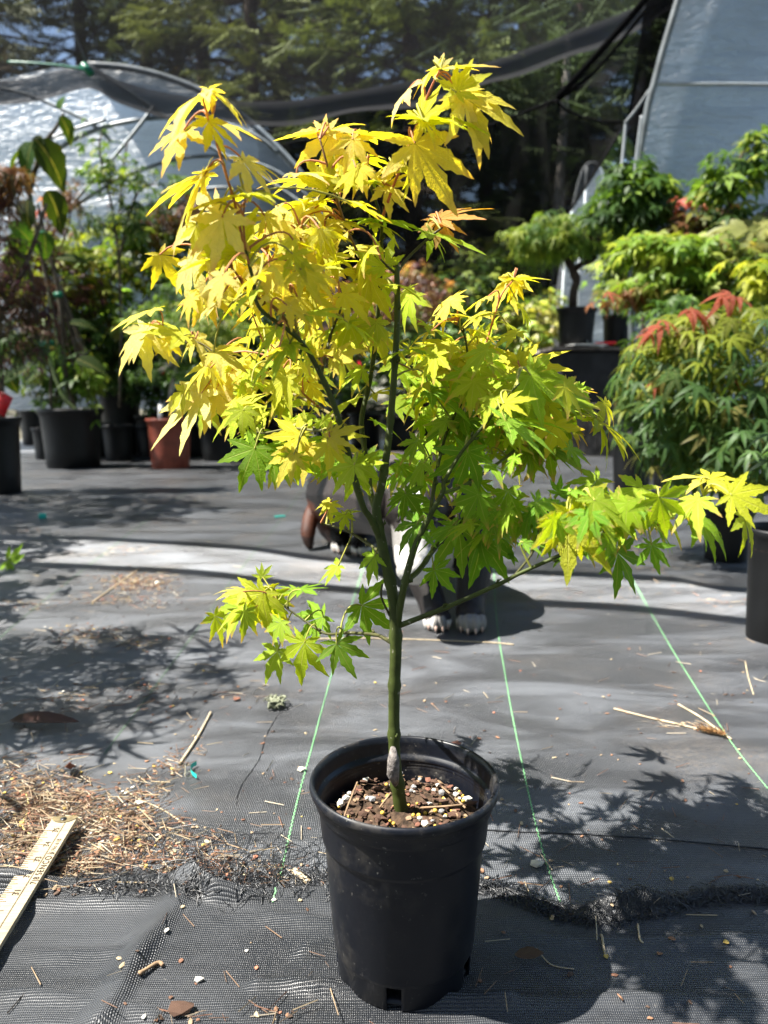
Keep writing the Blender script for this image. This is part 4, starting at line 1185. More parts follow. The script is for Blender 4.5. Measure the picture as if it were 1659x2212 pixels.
# branches: measured courses with their own depth
GREENB, DARKB, REDB, PINKB = (.046, .062, .012, 1), (.050, .050, .016, 1), (.30, .13, .045, 1), (.42, .14, .07, 1)
YT = .607
BR = [  # name, points (px, py, Y), radius px start/end, colour
 ("trunk", [(872, 1792, .607), (862, 1720, .607), (853, 1640, .607), (851, 1560, .608), (852, 1480, .608), (855, 1390, .608), (849, 1290, .61), (826, 1180, .612), (813, 1100, .615), (825, 1047, .62), (838, 960, .625), (846, 880, .63), (852, 800, .632), (858, 690, .635), (857, 568, .64)], [17, 16, 14, 13.5, 13.5, 14, 13, 12, 10.5, 9, 8, 7.5, 7, 6.5, 6], GREENB),
 ("branch", [(822, 1165, .612), (800, 1120, .605), (779, 1080, .60), (735, 915, .59), (694, 812, .58), (644, 731, .57), (562, 667, .56), (547, 605, .555), (530, 540, .55)], [8, 7.5, 7, 6.5, 6, 5, 4.2, 4, 3.4], GREENB),
 ("branch", [(535, 560, .555), (518, 490, .55), (505, 429, .55), (492, 389, .55), (471, 320, .55), (455, 264, .55)], [3.2, 3, 2.8, 2.8, 2.5, 2], REDB),
 ("branch", [(530, 540, .55), (526, 480, .545), (529, 425, .54)], [2.6, 2.2, 1.5], REDB),
 ("branch", [(644, 731, .57), (599, 670, .585), (560, 645, .59), (533, 625, .60), (510, 590, .60), (490, 566, .60)], [4.5, 4, 3.6, 3, 2.4, 1.8], (.15, .075, .03, 1)),
 ("branch", [(646, 729, .57), (628, 654, .60), (634, 600, .61), (644, 545, .62), (650, 500, .62)], [4, 3.4, 3, 2.6, 2], (.20, .13, .04, 1)),
 ("branch", [(628, 654, .60), (605, 605, .60), (583, 562, .60), (575, 535, .60)], [2.8, 2.4, 2, 1.6], REDB),
 ("branch", [(694, 812, .58), (703, 768, .60), (718, 712, .62), (735, 670, .64), (732, 641, .65)], [4, 3.4, 3, 2.6, 2], DARKB),
 ("branch", [(812, 1100, .615), (800, 1065, .64), (786, 960, .68), (781, 905, .69), (799, 821, .70), (809, 756, .70), (818, 657, .69), (822, 596, .68), (824, 515, .67), (823, 470, .66), (802, 404, .65), (792, 348, .64), (788, 300, .64)], [7.5, 7, 6, 5.6, 5.2, 5, 4.6, 4.2, 3.6, 3.2, 2.8, 2.2, 1.6], GREENB),
 ("branch", [(823, 480, .66), (848, 407, .64), (874, 341, .62), (901, 268, .61), (927, 199, .60), (950, 150, .595)], [3.4, 3, 2.8, 2.6, 2.3, 1.8], PINKB),
 ("branch", [(799, 585, .68), (780, 560, .68), (749, 493, .66), (722, 414, .64), (706, 354, .63), (691, 300, .63)], [3, 3, 3, 2.8, 2.4, 1.8], (.18, .10, .04, 1)),
 ("branch", [(828, 470, .66), (828, 446, .66)], [2.5, 2.2], DARKB),
 ("branch", [(858, 588, .64), (880, 558, .65), (925, 515, .66), (955, 492, .665)], [3.6, 3.2, 2.8, 2.2], DARKB),
 ("branch", [(857, 590, .64), (842, 580, .635), (822, 560, .63)], [3.2, 2.6, 1.8], DARKB),
 ("branch", [(853, 1395, .608), (832, 1380, .63), (809, 1371, .65), (752, 1367, .69), (702, 1368, .72), (650, 1335, .74), (600, 1300, .75)], [5, 4.4, 4, 3.4, 2.8, 2.2, 1.6], DARKB),
 ("branch", [(824, 1200, .612), (810, 1185, .64), (752, 1148, .68), (715, 1136, .70), (690, 1130, .70)], [4, 3.6, 3, 2.6, 2], DARKB),
 ("branch", [(786, 960, .68), (740, 915, .74), (690, 880, .80), (620, 845, .84), (560, 820, .86), (500, 790, .87), (440, 745, .88), (400, 735, .88), (350, 715, .88)], [4.2, 4, 3.6, 3.2, 3, 2.6, 2.3, 2, 1.5], (.12, .10, .03, 1)),
 ("branch", [(690, 880, .80), (655, 850, .79), (610, 800, .78), (580, 770, .78)], [2.8, 2.5, 2.1, 1.6], REDB),
 ("branch", [(735, 915, .59), (690, 930, .62), (630, 925, .66), (560, 935, .70), (530, 905, .72)], [3.4, 3, 2.6, 2.2, 1.5], (.10, .10, .03, 1)),
 ("branch", [(857, 1362, .608), (864, 1310, .605), (878, 1245, .60), (897, 1180, .60), (930, 1112, .60), (957, 1062, .605), (960, 1040, .61), (997, 977, .615), (1048, 916, .61), (1083, 870, .60), (1122, 828, .59)], [9, 8.5, 8, 7, 6, 5.2, 4.6, 4, 3.4, 2.8, 2], GREENB),
 ("branch", [(876, 1255, .60), (905, 1232, .62), (940, 1184, .66), (990, 1130, .72), (1044, 1086, .76), (1079, 1056, .78)], [6.5, 6, 5, 4, 3, 2.2], GREENB),
 ("branch", [(928, 1121, .60), (945, 1010, .66), (970, 920, .70), (1010, 840, .72), (1006, 735, .72), (985, 700, .72)], [4.2, 3.8, 3.2, 2.8, 2.2, 1.5], GREENB),
 ("branch", [(1010, 840, .72), (1035, 790, .73), (1063, 700, .73), (1083, 638, .73), (1108, 606, .73)], [2.8, 2.5, 2.2, 1.8, 1.3], PINKB),
 ("branch", [(957, 1065, .605), (1000, 1050, .63), (1045, 1022, .66), (1090, 990, .69), (1125, 962, .71), (1200, 915, .72), (1260, 890, .72)], [4.2, 3.8, 3.4, 3, 2.6, 2, 1.4], (.10, .12, .03, 1)),
 ("branch", [(1125, 962, .71), (1170, 900, .70), (1190, 850, .69), (1140, 800, .68)], [2.4, 2.1, 1.8, 1.3], (.12, .10, .03, 1)),
 ("branch", [(900, 1180, .60), (890, 1100, .63), (905, 1040, .66), (930, 1000, .68), (915, 960, .70)], [3.4, 3, 2.6, 2.1, 1.5], DARKB),
 ("branch", [(862, 1352, .608), (905, 1335, .60), (960, 1314, .595), (1076, 1263, .585), (1122, 1239, .58), (1208, 1200, .575), (1291, 1157, .57), (1370, 1110, .565), (1440, 1090, .56), (1483, 1086, .56), (1520, 1070, .56)], [6.5, 6, 5.5, 4.8, 4.4, 4, 3.4, 2.8, 2.4, 2, 1.5], GREENB),
 ("branch", [(1112, 1243, .58), (1152, 1190, .60), (1165, 1137, .62), (1195, 1090, .63)], [3, 2.6, 2.2, 1.6], DARKB),
 ("branch", [(1208, 1200, .575), (1240, 1130, .56), (1262, 1090, .55)], [2.4, 2.1, 1.4], DARKB),
 ("branch", [(842, 1330, .61), (824, 1290, .60), (826, 1262, .60)], [2.8, 2.2, 2.2], DARKB),
]
BS = []     # samples of every branch: (px, py, Y, point)
for nm, pts, rad, col in BR:
    P = [at(*p) for p in pts]
    rr = [r * pxm(p[2], .45) for r, p in zip(rad, pts)]
    Q = smooth_line(P, 6)
    rq = []
    for i in range(len(P) - 1):
        rq += [rr[i] + (rr[i + 1] - rr[i]) * k / 6 for k in range(6)]
    rq.append(rr[-1])
    acc, nodes = 0, []
    for i in range(1, len(Q)):                      # nodes: a faint ring every few centimetres
        acc += (Q[i] - Q[i - 1]).length
        if acc > .042:
            rq[i] *= 1.22; acc = 0; nodes.append(i)
    mb = MB()
    for i in nodes:                                 # paired buds and leaf scars at each node
        ax = (Q[i] - Q[i - 1]).normalized(); sd = ax.cross(Vector((math.cos(i), math.sin(i), .2))).normalized()
        for sg in (-1, 1):
            if RND.random() < .7: mb.tube([Q[i] + sd * sg * rq[i] * .7, Q[i] + sd * sg * (rq[i] * 1.2 + .0010) + ax * .0016, Q[i] + sd * sg * (rq[i] * 1.15 + .0012) + ax * .0042], [.0012, .0012, .0003], 5)
    mb.tube(Q, rq, 10 if nm == "trunk" else 8)
    link(nm, mb.mesh(nm), M['bark'], hero, color=col)
    for p in Q: BS.append((CX + F * (p.x) / ((p.y) * math.cos(PITCH) - (p.z - CAM_H) * math.sin(PITCH)), CY - F * ((p.y) * math.sin(PITCH) + (p.z - CAM_H) * math.cos(PITCH)) / ((p.y) * math.cos(PITCH) - (p.z - CAM_H) * math.sin(PITCH)), p.y, p))
mb = MB(); mb.tube([at(849, 1612, .604), at(850, 1640, .600), at(849, 1672, .600), at(856, 1700, .604)], [.002, .0050, .0053, .002], 8); mb.build("graft_scar", simple("grey_graft_scar", (.14, .125, .115), .85, .2, .4, 300, .8), hero)

# leaves: base px, base py, direction (deg), length px, how far the blade turns to the camera, colour 0 gold .. 1 green (-1 bronze), optional depth shift
LV = """449,199,207,142,.25,-.02 452,197,-15,95,.2,.02 457,260,-14,116,.3,.12 450,262,-62,82,.5,.25 397,281,236,100,.6,.05 400,285,200,60,.5,.05 439,381,240,165,.25,.12 441,378,208,150,.1,.05 524,347,-48,98,.5,.1 528,347,-20,85,.3,.15 529,422,192,112,.08,.32 533,420,5,84,.1,.32
510,545,105,112,.95,.38 514,545,60,88,.9,.32 473,455,236,176,.6,.0 480,470,262,110,.7,.0 518,553,186,132,.12,.3 600,520,62,104,.7,.0 590,516,-8,92,.3,.28 658,437,192,92,.1,.3 660,392,176,92,.12,.22 640,375,2,100,.3,.1
700,285,188,94,.3,.03 708,285,22,82,.4,.05 703,290,94,44,.8,.05 712,290,262,104,.7,.0 762,301,300,74,.6,.0 789,292,-3,102,.06,.15 762,338,-2,86,.06,.35 760,338,176,82,.08,.32 706,407,120,74,.85,.36 755,395,80,62,.8,.36 703,434,190,104,.15,.36 680,450,216,88,.7,.0
954,148,4,108,.4,.1 885,190,231,84,.2,.05 944,145,216,78,.1,.08 954,146,85,34,.5,.05 987,199,62,74,.75,.32 987,200,-2,94,.6,.16 1000,206,-27,140,.75,.12 1000,210,-62,128,.6,.08 911,258,58,78,.75,.4 911,258,172,76,.3,.36 911,258,-4,130,.3,.36 915,262,-38,72,.5,.3
896,310,-56,150,.92,.12 846,353,216,76,.3,.15 850,353,-10,60,.15,.25 878,354,-74,78,.15,.35 831,407,-40,74,.7,.1 832,400,30,60,.5,.12 798,394,172,52,.05,.55 798,394,5,50,.08,.6 944,473,16,120,.4,-1 946,476,-55,82,.6,-.8 815,477,-6,98,.12,.62 812,477,174,72,.1,.6 930,503,-22,112,.3,.58 925,503,-50,72,.4,.6
416,564,254,104,.5,.0 456,567,200,58,.5,.26 435,623,216,78,.15,.15 480,636,226,90,.25,.1 488,612,270,58,.6,.2 554,628,206,90,.4,.45 583,580,300,80,.7,.1 699,604,192,90,.3,.26 665,591,20,104,.3,.4 799,599,251,98,.85,.38 805,600,300,70,.7,.4 799,559,202,56,.5,-.7 832,577,118,72,.75,.4 843,614,-2,92,.2,.36 662,681,16,90,.35,.5 594,707,186,68,.2,.28 596,712,226,76,.4,.52 625,744,214,108,.35,.6 630,744,-10,80,.3,.55 720,773,16,80,.65,.15 750,697,202,94,.2,.5 750,697,338,84,.25,.52
435,850,222,148,.4,.0 467,842,244,104,.7,.03 501,802,222,84,.7,.05 505,800,-15,60,.5,.05 469,781,220,98,.5,.2 525,734,206,108,.12,.14 424,731,318,72,.4,.08 424,731,225,60,.5,.08 331,669,196,92,.3,.08 397,725,156,114,.35,.34 317,712,226,104,.4,.05 320,712,262,100,.4,.03 357,732,274,48,.6,.1 372,730,255,42,.6,.12 520,750,330,84,.3,.2 530,792,-2,68,.5,.1 607,750,190,56,.5,.25 615,786,250,58,.7,.28 673,773,60,56,.6,.16
522,884,216,90,.6,.36 526,886,258,60,.5,.4 501,874,28,74,.4,.15 530,882,40,54,.5,.3 607,879,35,94,.45,.5 607,882,192,54,.4,.5 768,860,206,100,.2,.32 810,850,22,70,.3,.32 668,895,190,74,.3,.55 564,929,202,80,.3,.62 652,940,186,82,.8,.22 655,938,130,60,.7,.3 713,945,30,70,.7,.18 550,969,240,96,.7,.66 555,970,280,80,.6,.7 635,982,228,76,.6,.2 640,985,262,64,.6,.6 658,961,226,92,.85,.12 660,965,262,70,.7,.2
708,958,320,84,.85,.2 712,955,25,82,.6,.28 770,1005,292,84,.9,.42 770,1005,10,72,.6,.42 765,1005,222,76,.7,.45 712,1085,200,38,.5,.2 715,1088,262,44,.6,.22 745,1110,20,38,.4,.5 745,1112,250,40,.5,.3 876,1067,300,70,.75,.86 876,1067,222,60,.5,.85 916,1001,230,90,.3,.62 1010,976,262,110,.9,.82 901,1132,226,90,.5,.86 985,1136,212,116,.2,.82 990,1138,280,112,.65,.86 1040,1165,300,112,.5,.86 1038,1165,244,84,.5,.86 938,1231,310,70,.95,.8
781,1307,325,106,.85,.76,.1 698,1332,214,86,.75,.7,.02 658,1387,256,100,.9,.4 727,1390,300,84,.75,.72 567,1282,236,112,.75,.3 560,1280,262,108,.6,.28 524,1278,162,62,.2,.12 567,1246,95,34,.5,.5 650,1274,8,66,.15,.72 600,1290,182,54,.3,.6 640,1280,150,44,.3,.6 600,1406,236,76,.5,.56 730,1223,212,64,.35,.52 810,1201,246,64,.5,.62
1110,602,226,88,.3,.25 1110,602,3,70,.15,.2 1112,605,250,52,.5,.2 1116,650,315,76,.2,.42 973,650,216,80,.4,.2 973,650,40,44,.4,.2 1019,687,15,64,.08,.22 1019,687,165,58,.1,.2 1054,641,206,66,.12,.16 1095,700,330,70,.3,.36 923,703,332,122,.3,.46 973,694,176,50,.2,.1 932,715,202,50,.25,.1 973,745,172,70,.25,.1 1030,748,30,70,.6,.3 1030,748,216,74,.5,.1 1035,755,275,50,.6,.12 1020,740,62,52,.5,.36
1122,793,24,114,.5,.12 1122,793,68,58,.5,.2 1125,795,-12,120,.35,.15 1146,810,322,132,.85,.46,-.03 1142,812,268,88,.8,.48,-.03 881,754,354,98,.08,.5 881,756,192,76,.1,.48 956,801,176,80,.35,.08 956,801,60,48,.5,.2 923,825,212,76,.12,.2 893,800,50,50,.4,.05 929,846,345,122,.35,.76 929,846,210,80,.3,.72 1000,903,202,106,.4,.86 1000,903,318,76,.5,.86 1000,900,262,66,.7,.84 1092,909,336,146,.4,.7 1092,909,4,126,.15,.7 1092,935,25,86,.35,.8 1182,968,328,98,.35,.7 1185,968,-5,84,.2,.7
1288,905,330,138,.12,.3,.02 1288,905,310,110,.2,.35,.02 1230,870,-5,70,.3,.3 1245,859,328,72,.3,.36 1218,889,270,60,.7,.45 1089,872,20,66,.6,.26 1026,856,30,64,.5,.5 1063,981,350,66,.3,.6 1142,988,278,60,.65,.38 1208,1067,82,40,.6,.76 1208,1067,8,66,.2,.76 1093,1104,8,104,.4,.42 1093,1104,195,86,.35,.36 1093,1106,268,54,.6,.38 1073,1117,236,82,.12,.3
1225,1107,312,160,.6,.26,-.03 1230,1107,285,115,.6,.26,-.03 1284,1081,305,122,.55,.4,-.02 1284,1081,322,128,.45,.42,-.02 1424,1074,288,108,.95,.6,-.02 1534,1036,-2,92,.45,.26 1534,1036,166,98,.12,.12 1580,1069,334,102,.85,.26 1580,1069,18,78,.6,.3 1606,1115,295,100,.4,.3 1507,1122,330,110,.35,.72 1507,1122,300,76,.3,.72 1334,1194,300,104,.75,.86 1408,1177,276,66,.3,.82 1419,1143,320,66,.3,.76 1334,1076,330,86,.2,.8 1232,1062,-2,64,.2,.76 1130,1172,350,62,.3,.86 1250,1170,212,74,.4,.82 1190,1150,242,64,.4,.8 1076,1157,345,80,.3,.86 1380,1100,180,70,.2,.78 1160,1100,235,60,.3,.84"""
def leaf_col(t):
    K = [(-1.0, (.55, .27, .10)), (-.05, (.78, .64, .32)), (0.0, (.86, .73, .28)), (.15, (.82, .68, .10)), (.3, (.68, .64, .045)), (.45, (.46, .57, .035)), (.6, (.32, .49, .03)), (.75, (.20, .40, .025)), (.9, (.12, .29, .022))]  # leaf colour, with the sun's cream gleam painted into the palest golds
    for (a, ca), (b, cb) in zip(K, K[1:]):
        if t <= b:
            u = max(0, (t - a) / (b - a)); return [x + (y - x) * u for x, y in zip(ca, cb)]
    return list(K[-1][1])
_r = random.Random(17)
LM, LSPEC = [], []
for k in range(12):
    lob = [(a + _r.uniform(-4, 4), L * _r.uniform(.88, 1.08)) for a, L in PALM7]
    LSPEC.append(lobed_leaf(lob, 10, _r.uniform(.142, .164), _r.uniform(.06, .38), _r.uniform(.05, .35), .15, _r))
    LM.append(leaf_mesh("maple_leaf", LSPEC[-1]))
NLEAF = 0
def nearest(px, py, p=None):
    best, bd = None, 1e9
    for s_ in BS:
        d = math.hypot(s_[0] - px, s_[1] - py)
        if p is not None: d = (s_[3] - p).length
        if d < bd: best, bd = s_, d
    return best, bd
MASS = []
def add_leaf(px, py, ang, L, cam_, tone, dy=None, Y=None, massed=False):
    global NLEAF
    if px > 850 and py > 680 and tone < .6: tone += .10
    elif py > 860 and tone < .5: tone += .08
    b, bd = nearest(px, py)
    if Y is None: Y = b[2] + (dy if dy is not None else 0) + RND.uniform(-.03, .03)
    p = at(px, py, Y)
    a = math.radians(ang + RND.uniform(-3, 3))
    d = Vector((math.cos(a), RND.uniform(-.25, .15), math.sin(a)))
    n = Vector((RND.gauss(0, .18), -(.02 + 1.4 * cam_ * cam_ + .2 * cam_), 1.0 - .3 * cam_))
    s_ = L * 1.06 * pxm(Y, .5)
    c = leaf_col(tone + RND.uniform(-.05, .05))
    j = RND.uniform(.88, 1.1)
    c = [min(.86, c[0] * j * RND.uniform(.93, 1.05)), min(.8, c[1] * j), min(.5, c[2] * j * RND.uniform(.6, 1.3))]
    pk = (.9 if py < 480 else .45 if tone < .2 else .15) if tone < .32 else 0.0
    if massed:
        MASS.append((RND.randrange(12), frame(p, d, n, s_), c))
        return
    o = link("leaf", LM[NLEAF % 12], M['leaf'], hero, color=(*c, pk * RND.uniform(.4, 1)))
    Mx = frame(p, d, n, s_)
    o.matrix_basis = Mx
    NLEAF += 1
    q, _ = nearest(px, py, p)
    e = q[3]
    off = e - p
    if off.length > .075: e = p + off.normalized() * .075      # far ones end at an inner twig
    ctrl = p.lerp(e, .45) + Vector((0, 0, .012)) - Mx.to_3x3().col[1].normalized() * .010
    P = [p * (1 - t) ** 2 + ctrl * 2 * t * (1 - t) + e * t * t for t in [k / 6 for k in range(7)]]
    mb = MB(); mb.tube(P, [.00075, .0007, .0007, .0007, .0008, .0009, .0011], 5, False)
    pc = (.42, .17, .07, 1) if tone < .3 and RND.random() < .75 else (.33, .32, .06, 1) if tone < .6 else (.26, .27, .05, 1)
    st = link("leaf_stalk", mb.mesh("leaf_stalk"), M['bark'], o, color=pc)
    st.matrix_parent_inverse = Mx.inverted()
    return o
for w in LV.split():
    q = [float(x) for x in w.split(",")]
    add_leaf(*q[:6], *(q[6:7]))
# inner leaves that fill the crown
FILL = [(560, 560, 130, 110, 20, 0, .3, .60, 70), (610, 470, 90, 60, 8, 0, .3, .62, 66), (720, 500, 90, 110, 16, .05, .35, .66, 74), (740, 370, 60, 60, 6, 0, .3, .66, 66), (590, 780, 110, 70, 14, .15, .5, .82, 66), (480, 790, 70, 60, 7, .0, .25, .87, 70), (650, 900, 110, 60, 12, .3, .7, .75, 64),
        (960, 790, 80, 60, 12, .1, .5, .74, 64), (1110, 830, 90, 50, 10, .15, .5, .72, 66), (1010, 900, 120, 60, 15, .4, .8, .72, 68), (960, 980, 80, 60, 9, .3, .85, .70, 62), (1120, 930, 90, 40, 8, .4, .8, .74, 66), (1200, 1110, 120, 50, 9, .6, .88, .62, 62), (770, 640, 60, 60, 7, .3, .55, .70, 66), (860, 960, 70, 60, 6, .4, .8, .74, 60), (1390, 1120, 90, 30, 5, .6, .85, .58, 60)]
for cx, cy, rx, ry, n, t0, t1, Y, L in FILL:
    for _ in range(n):
        if NLEAF >= 299: break
        u, v_ = RND.gauss(0, .5), RND.gauss(0, .5)
        x, y = cx + u * rx, cy + v_ * ry
        add_leaf(x, y, RND.choice((RND.uniform(180, 360), RND.uniform(200, 250), RND.uniform(290, 350))), L * RND.uniform(.75, 1.2), RND.uniform(.1, .7), t0 + (t1 - t0) * RND.random(), Y=Y + RND.gauss(0, .05))

# leaves past the limit of single parts: one mass deep in the crown
for cx, cy, rx, ry, n, t0, t1, Y, L in [(560, 600, 150, 110, 26, 0, .35, .66, 68), (700, 560, 110, 120, 26, .1, .4, .70, 80), (700, 740, 110, 80, 18, .25, .6, .74, 76), (560, 850, 120, 70, 20, .2, .5, .86, 74), (680, 960, 110, 50, 16, .5, .75, .78, 72), (960, 800, 110, 70, 36, .2, .5, .78, 74), (1100, 850, 120, 55, 38, .25, .6, .76, 76), (1190, 880, 90, 50, 22, .25, .5, .74, 76), (1060, 760, 90, 60, 14, .15, .4, .76, 72), (1010, 930, 130, 60, 34, .4, .75, .78, 76), (1400, 1095, 110, 26, 16, .3, .6, .585, 84), (1270, 1110, 110, 40, 18, .35, .65, .62, 78), (1110, 1110, 110, 50, 18, .45, .8, .66, 74), (920, 1010, 110, 60, 18, .5, .85, .78, 74), (1160, 950, 90, 50, 12, .5, .8, .74, 76), (1230, 1120, 130, 40, 14, .6, .88, .63, 70), (850, 700, 60, 110, 8, .3, .6, .74, 70), (560, 1310, 90, 40, 7, .4, .7, .76, 70)]:
    for _ in range(n):
        add_leaf(cx + RND.gauss(0, .55) * rx, cy + RND.gauss(0, .55) * ry, RND.choice((RND.uniform(180, 360), RND.uniform(200, 250), RND.uniform(290, 350))), L * RND.uniform(.8, 1.2), RND.uniform(.05, .6), t0 + (t1 - t0) * RND.random(), Y=Y + RND.gauss(0, .06), massed=True)
me = scatter_mesh("leaf_mass", [q[:2] for q in LSPEC], MASS)
for nm, k in (("tipf", 2), ("rib", 3)):
    a = me.attributes.new(nm, 'FLOAT', 'POINT'); a.data.foreach_set("value", [x for m_ in MASS for x in LSPEC[m_[0]][k]])
o = link("leaf_mass", me, M['leafmass'], hero); o["kind"] = "stuff"
# ------------------------------------------------------------------ the dog behind the maple, head lowered
def fused(shapes, voxel, smooth_n, name):
    """one continuous skin grown over overlapping shapes"""
    mb = MB()
    for sh in shapes:
        if sh[0] == 'c':
            _, pts, rad = sh
            P = smooth_line(pts, 5)
            k = len(P); n_ = len(rad) - 1
            rr = [rad[min(int(i / (k - 1) * n_), n_ - 1)] + (rad[min(int(i / (k - 1) * n_), n_ - 1) + 1] - rad[min(int(i / (k - 1) * n_), n_ - 1)]) * (i / (k - 1) * n_ - min(int(i / (k - 1) * n_), n_ - 1)) for i in range(k)]
            mb.tube(P, rr, 14)
            for q, r in ((P[0], rr[0]), (P[-1], rr[-1])):
                bm = bmesh.new(); bmesh.ops.create_icosphere(bm, subdivisions=2, radius=r * .99)
                mb.add([v.co + q for v in bm.verts], [[v.index for v in f.verts] for f in bm.faces]); bm.free()
        else:
            _, c, r3, R = sh
            bm = bmesh.new(); bmesh.ops.create_icosphere(bm, subdivisions=3, radius=1)
            mb.add([(R or Matrix.Identity(3)) @ Vector((v.co.x * r3[0], v.co.y * r3[1], v.co.z * r3[2])) + Vector(c) for v in bm.verts], [[v.index for v in f.verts] for f in bm.faces]); bm.free()
    me = mb.mesh(name)
    o = bpy.data.objects.new("tmp", me); COL.objects.link(o)
    m = o.modifiers.new("r", 'REMESH'); m.mode = 'VOXEL'; m.voxel_size = voxel; m.use_smooth_shade = True
    s_ = o.modifiers.new("s", 'SMOOTH'); s_.iterations = smooth_n; s_.factor = .5
    dg = bpy.context.evaluated_depsgraph_get()
    out = bpy.data.meshes.new_from_object(o.evaluated_get(dg))
    bpy.data.objects.remove(o)
    out.name = name
    return out
DK = Vector((0.10, 1.72, 0.004))
dog = thing("dog", "dark brown dog with white toes and muzzle sitting behind the golden maple trunk", "dog", DK)
def paw(x, y, s, a=0.0, z=.004):
    R = Matrix.Rotation(a, 3, 'Z')
    L = [('e', (x, y + .012 * s, z + .026 * s), (.0275 * s, .036 * s, .027 * s), R)]
    for i, (tx, ty) in enumerate(((-.0205, -.014), (-.0075, -.028), (.0075, -.028), (.0205, -.014))):
        q = R @ Vector((tx * s, ty * s, 0))
        L.append(('e', (x + q.x, y + q.y, z + .018 * s), (.0098 * s, .020 * s, .0195 * s), R))
    return L
def gz(x, y): return gh(x, y) - .001
p1, p2, h1, h2 = (.110, 1.565), (.182, 1.552), (-.135, 2.34), (-.068, 2.30)
shp = [('c', [(-.14, 2.46, .17), (-.08, 2.24, .20), (.0, 1.98, .235), (.075, 1.80, .235), (.115, 1.72, .225)], [.115, .118, .112, .118, .105]),
       ('e', (.125, 1.70, .205), (.10, .095, .125), None),
       ('c', [(.11, 1.72, .28), (.095, 1.66, .30), (.07, 1.585, .262)], [.085, .076, .066]),
       ('e', (.066, 1.555, .262), (.070, .072, .062), None), ('c', [(.065, 1.53, .235), (.061, 1.485, .185), (.060, 1.468, .163)], [.052, .043, .037]),
       ('e', (.060, 1.482, .150), (.036, .034, .030), None),
       ('c', [(.07, 1.70, .20), (.072, 1.65, .13), (.100, 1.60, .06), (p1[0], p1[1] + .015, .028)], [.052, .038, .031, .030]),
       ('c', [(.19, 1.70, .20), (.198, 1.64, .13), (.186, 1.60, .06), (p2[0], p2[1] + .015, .028)], [.054, .040, .032, .031]),
       ('e', (-.155, 2.47, .12), (.075, .10, .115), None), ('e', (-.03, 2.42, .11), (.075, .10, .10), None),
       ('c', [(-.15, 2.42, .06), (h1[0], h1[1] + .02, .03)], [.045, .032]), ('c', [(-.04, 2.38, .06), (h2[0], h2[1] + .02, .035)], [.045, .034]),
       ('c', [(-.18, 2.48, .16), (-.225, 2.42, .12), (-.238, 2.37, .06), (-.232, 2.35, .022)], [.026, .026, .024, .013])]
shp += paw(*p1, 1.0, .08, gz(*p1)) + paw(*p2, 1.05, -.08, gz(*p2)) + paw(*h1, 1.0, .1, gz(*h1)) + paw(*h2, 1.0, -.2, gz(*h2) + .004)
me = fused(shp, .0034, 1, "body")
cols = []
for v in me.vertices:
    x, y, z = v.co
    nz = noise.noise((x * 30, y * 30, z * 30)) * .4 + noise.noise((x * 90, y * 90, z * 90)) * .3
    c = Vector((.011, .0075, .0065)) * (1 + nz)
    if x < -.17 and z < .16 and y > 2.3: c = Vector((.08, .024, .010)) * (1.0 if z > .05 else .25) * (1 + nz)
    wht = Vector((.56, .54, .51)) * (1 + nz * .25)
    w = 0
    if x > -.19 and z < .032 + nz * .012 and (y < p2[1] + .004 or (y > 2.1 and y < 2.345)): w = 1
    if y < 1.53 and z < .232 + nz * .02: w = 1 if (abs(x - .061) < .040 and z < .20) else .3
    if y < 1.56 and abs(x - .064) < .012 + nz * .006: w = 1
    if y < 1.66 and abs(x - .13) < .022 + nz * .02 and .10 < z < .25 and y > 1.58: w = .9
    cols += list(c.lerp(wht, w)) + [1.0]
a = me.attributes.new("Col", 'FLOAT_COLOR', 'POINT'); a.data.foreach_set("color", cols)
tdog = NT("short_dog_coat")
ac = tdog.n("Attribute", attribute_name="Col").outputs[0]
fz = tdog.noise(420, 3, .6, tdog.pos())
mdog = tdog.end(tdog.pbsdf(tdog.mix(tdog.ramp(fz, .3, .7, 0, .5), ac, tdog.mix(1.0, ac, (.55, .55, .55), 'MULTIPLY')), .55, .35, tdog.bump(fz, .5, .002)))
link("body", me, mdog, dog)
mdark = simple("dark_dog_ear", (.022, .015, .012), .6, .3, .3, 200, .3)
mpink = simple("pink_skin", (.50, .20, .18), .5, .4, .2, 80, .1)
mclaw = simple("pale_claw", (.42, .30, .25), .4, .4, .2, 80, .1)
for sx in (-1, 1):
    x0 = .066 + sx * .058
    link("ear", fused([('e', (x0 + sx * .010, 1.56, .272), (.014, .034, .046), Matrix.Rotation(sx * .5, 3, 'Y')), ('e', (x0 + sx * .022, 1.545, .235), (.010, .026, .040), Matrix.Rotation(sx * .15, 3, 'Y'))], .005, 2, "ear"), mdark, dog)
    bm = bmesh.new(); bmesh.ops.create_icosphere(bm, subdivisions=2, radius=.008); e = bpy.data.meshes.new("eye"); bm.to_mesh(e); bm.free()
    for v in e.vertices: v.co += Vector((.065 + sx * .033, 1.497, .247))
    link("eye", e, simple("dark_eye", (.01, .008, .006), .15, .5, .1, 30, 0), dog)
link("nose", fused([('e', (.060, 1.446, .160), (.019, .010, .013), None)], .003, 1, "nose"), mpink, dog)
for (x, y), a_, s_ in ((p1, .08, 1.0), (p2, -.08, 1.05), (h1, .1, 1.0), (h2, -.2, 1.0)):
    R = Matrix.Rotation(a_, 3, 'Z')
    for tx, ty in ((-.0205, -.032), (-.0075, -.046), (.0075, -.046), (.0205, -.032)):
        q = R @ Vector((tx * s_, ty * s_, 0)); z = gz(x, y)
        mb = MB(); mb.tube([(x + q.x, y + q.y + .006, z + .018), (x + q.x, y + q.y - .001, z + .012), (x + q.x, y + q.y - .004, z + .003)], [.0034, .003, .001], 7)
        mb.build("claw", mclaw, dog)

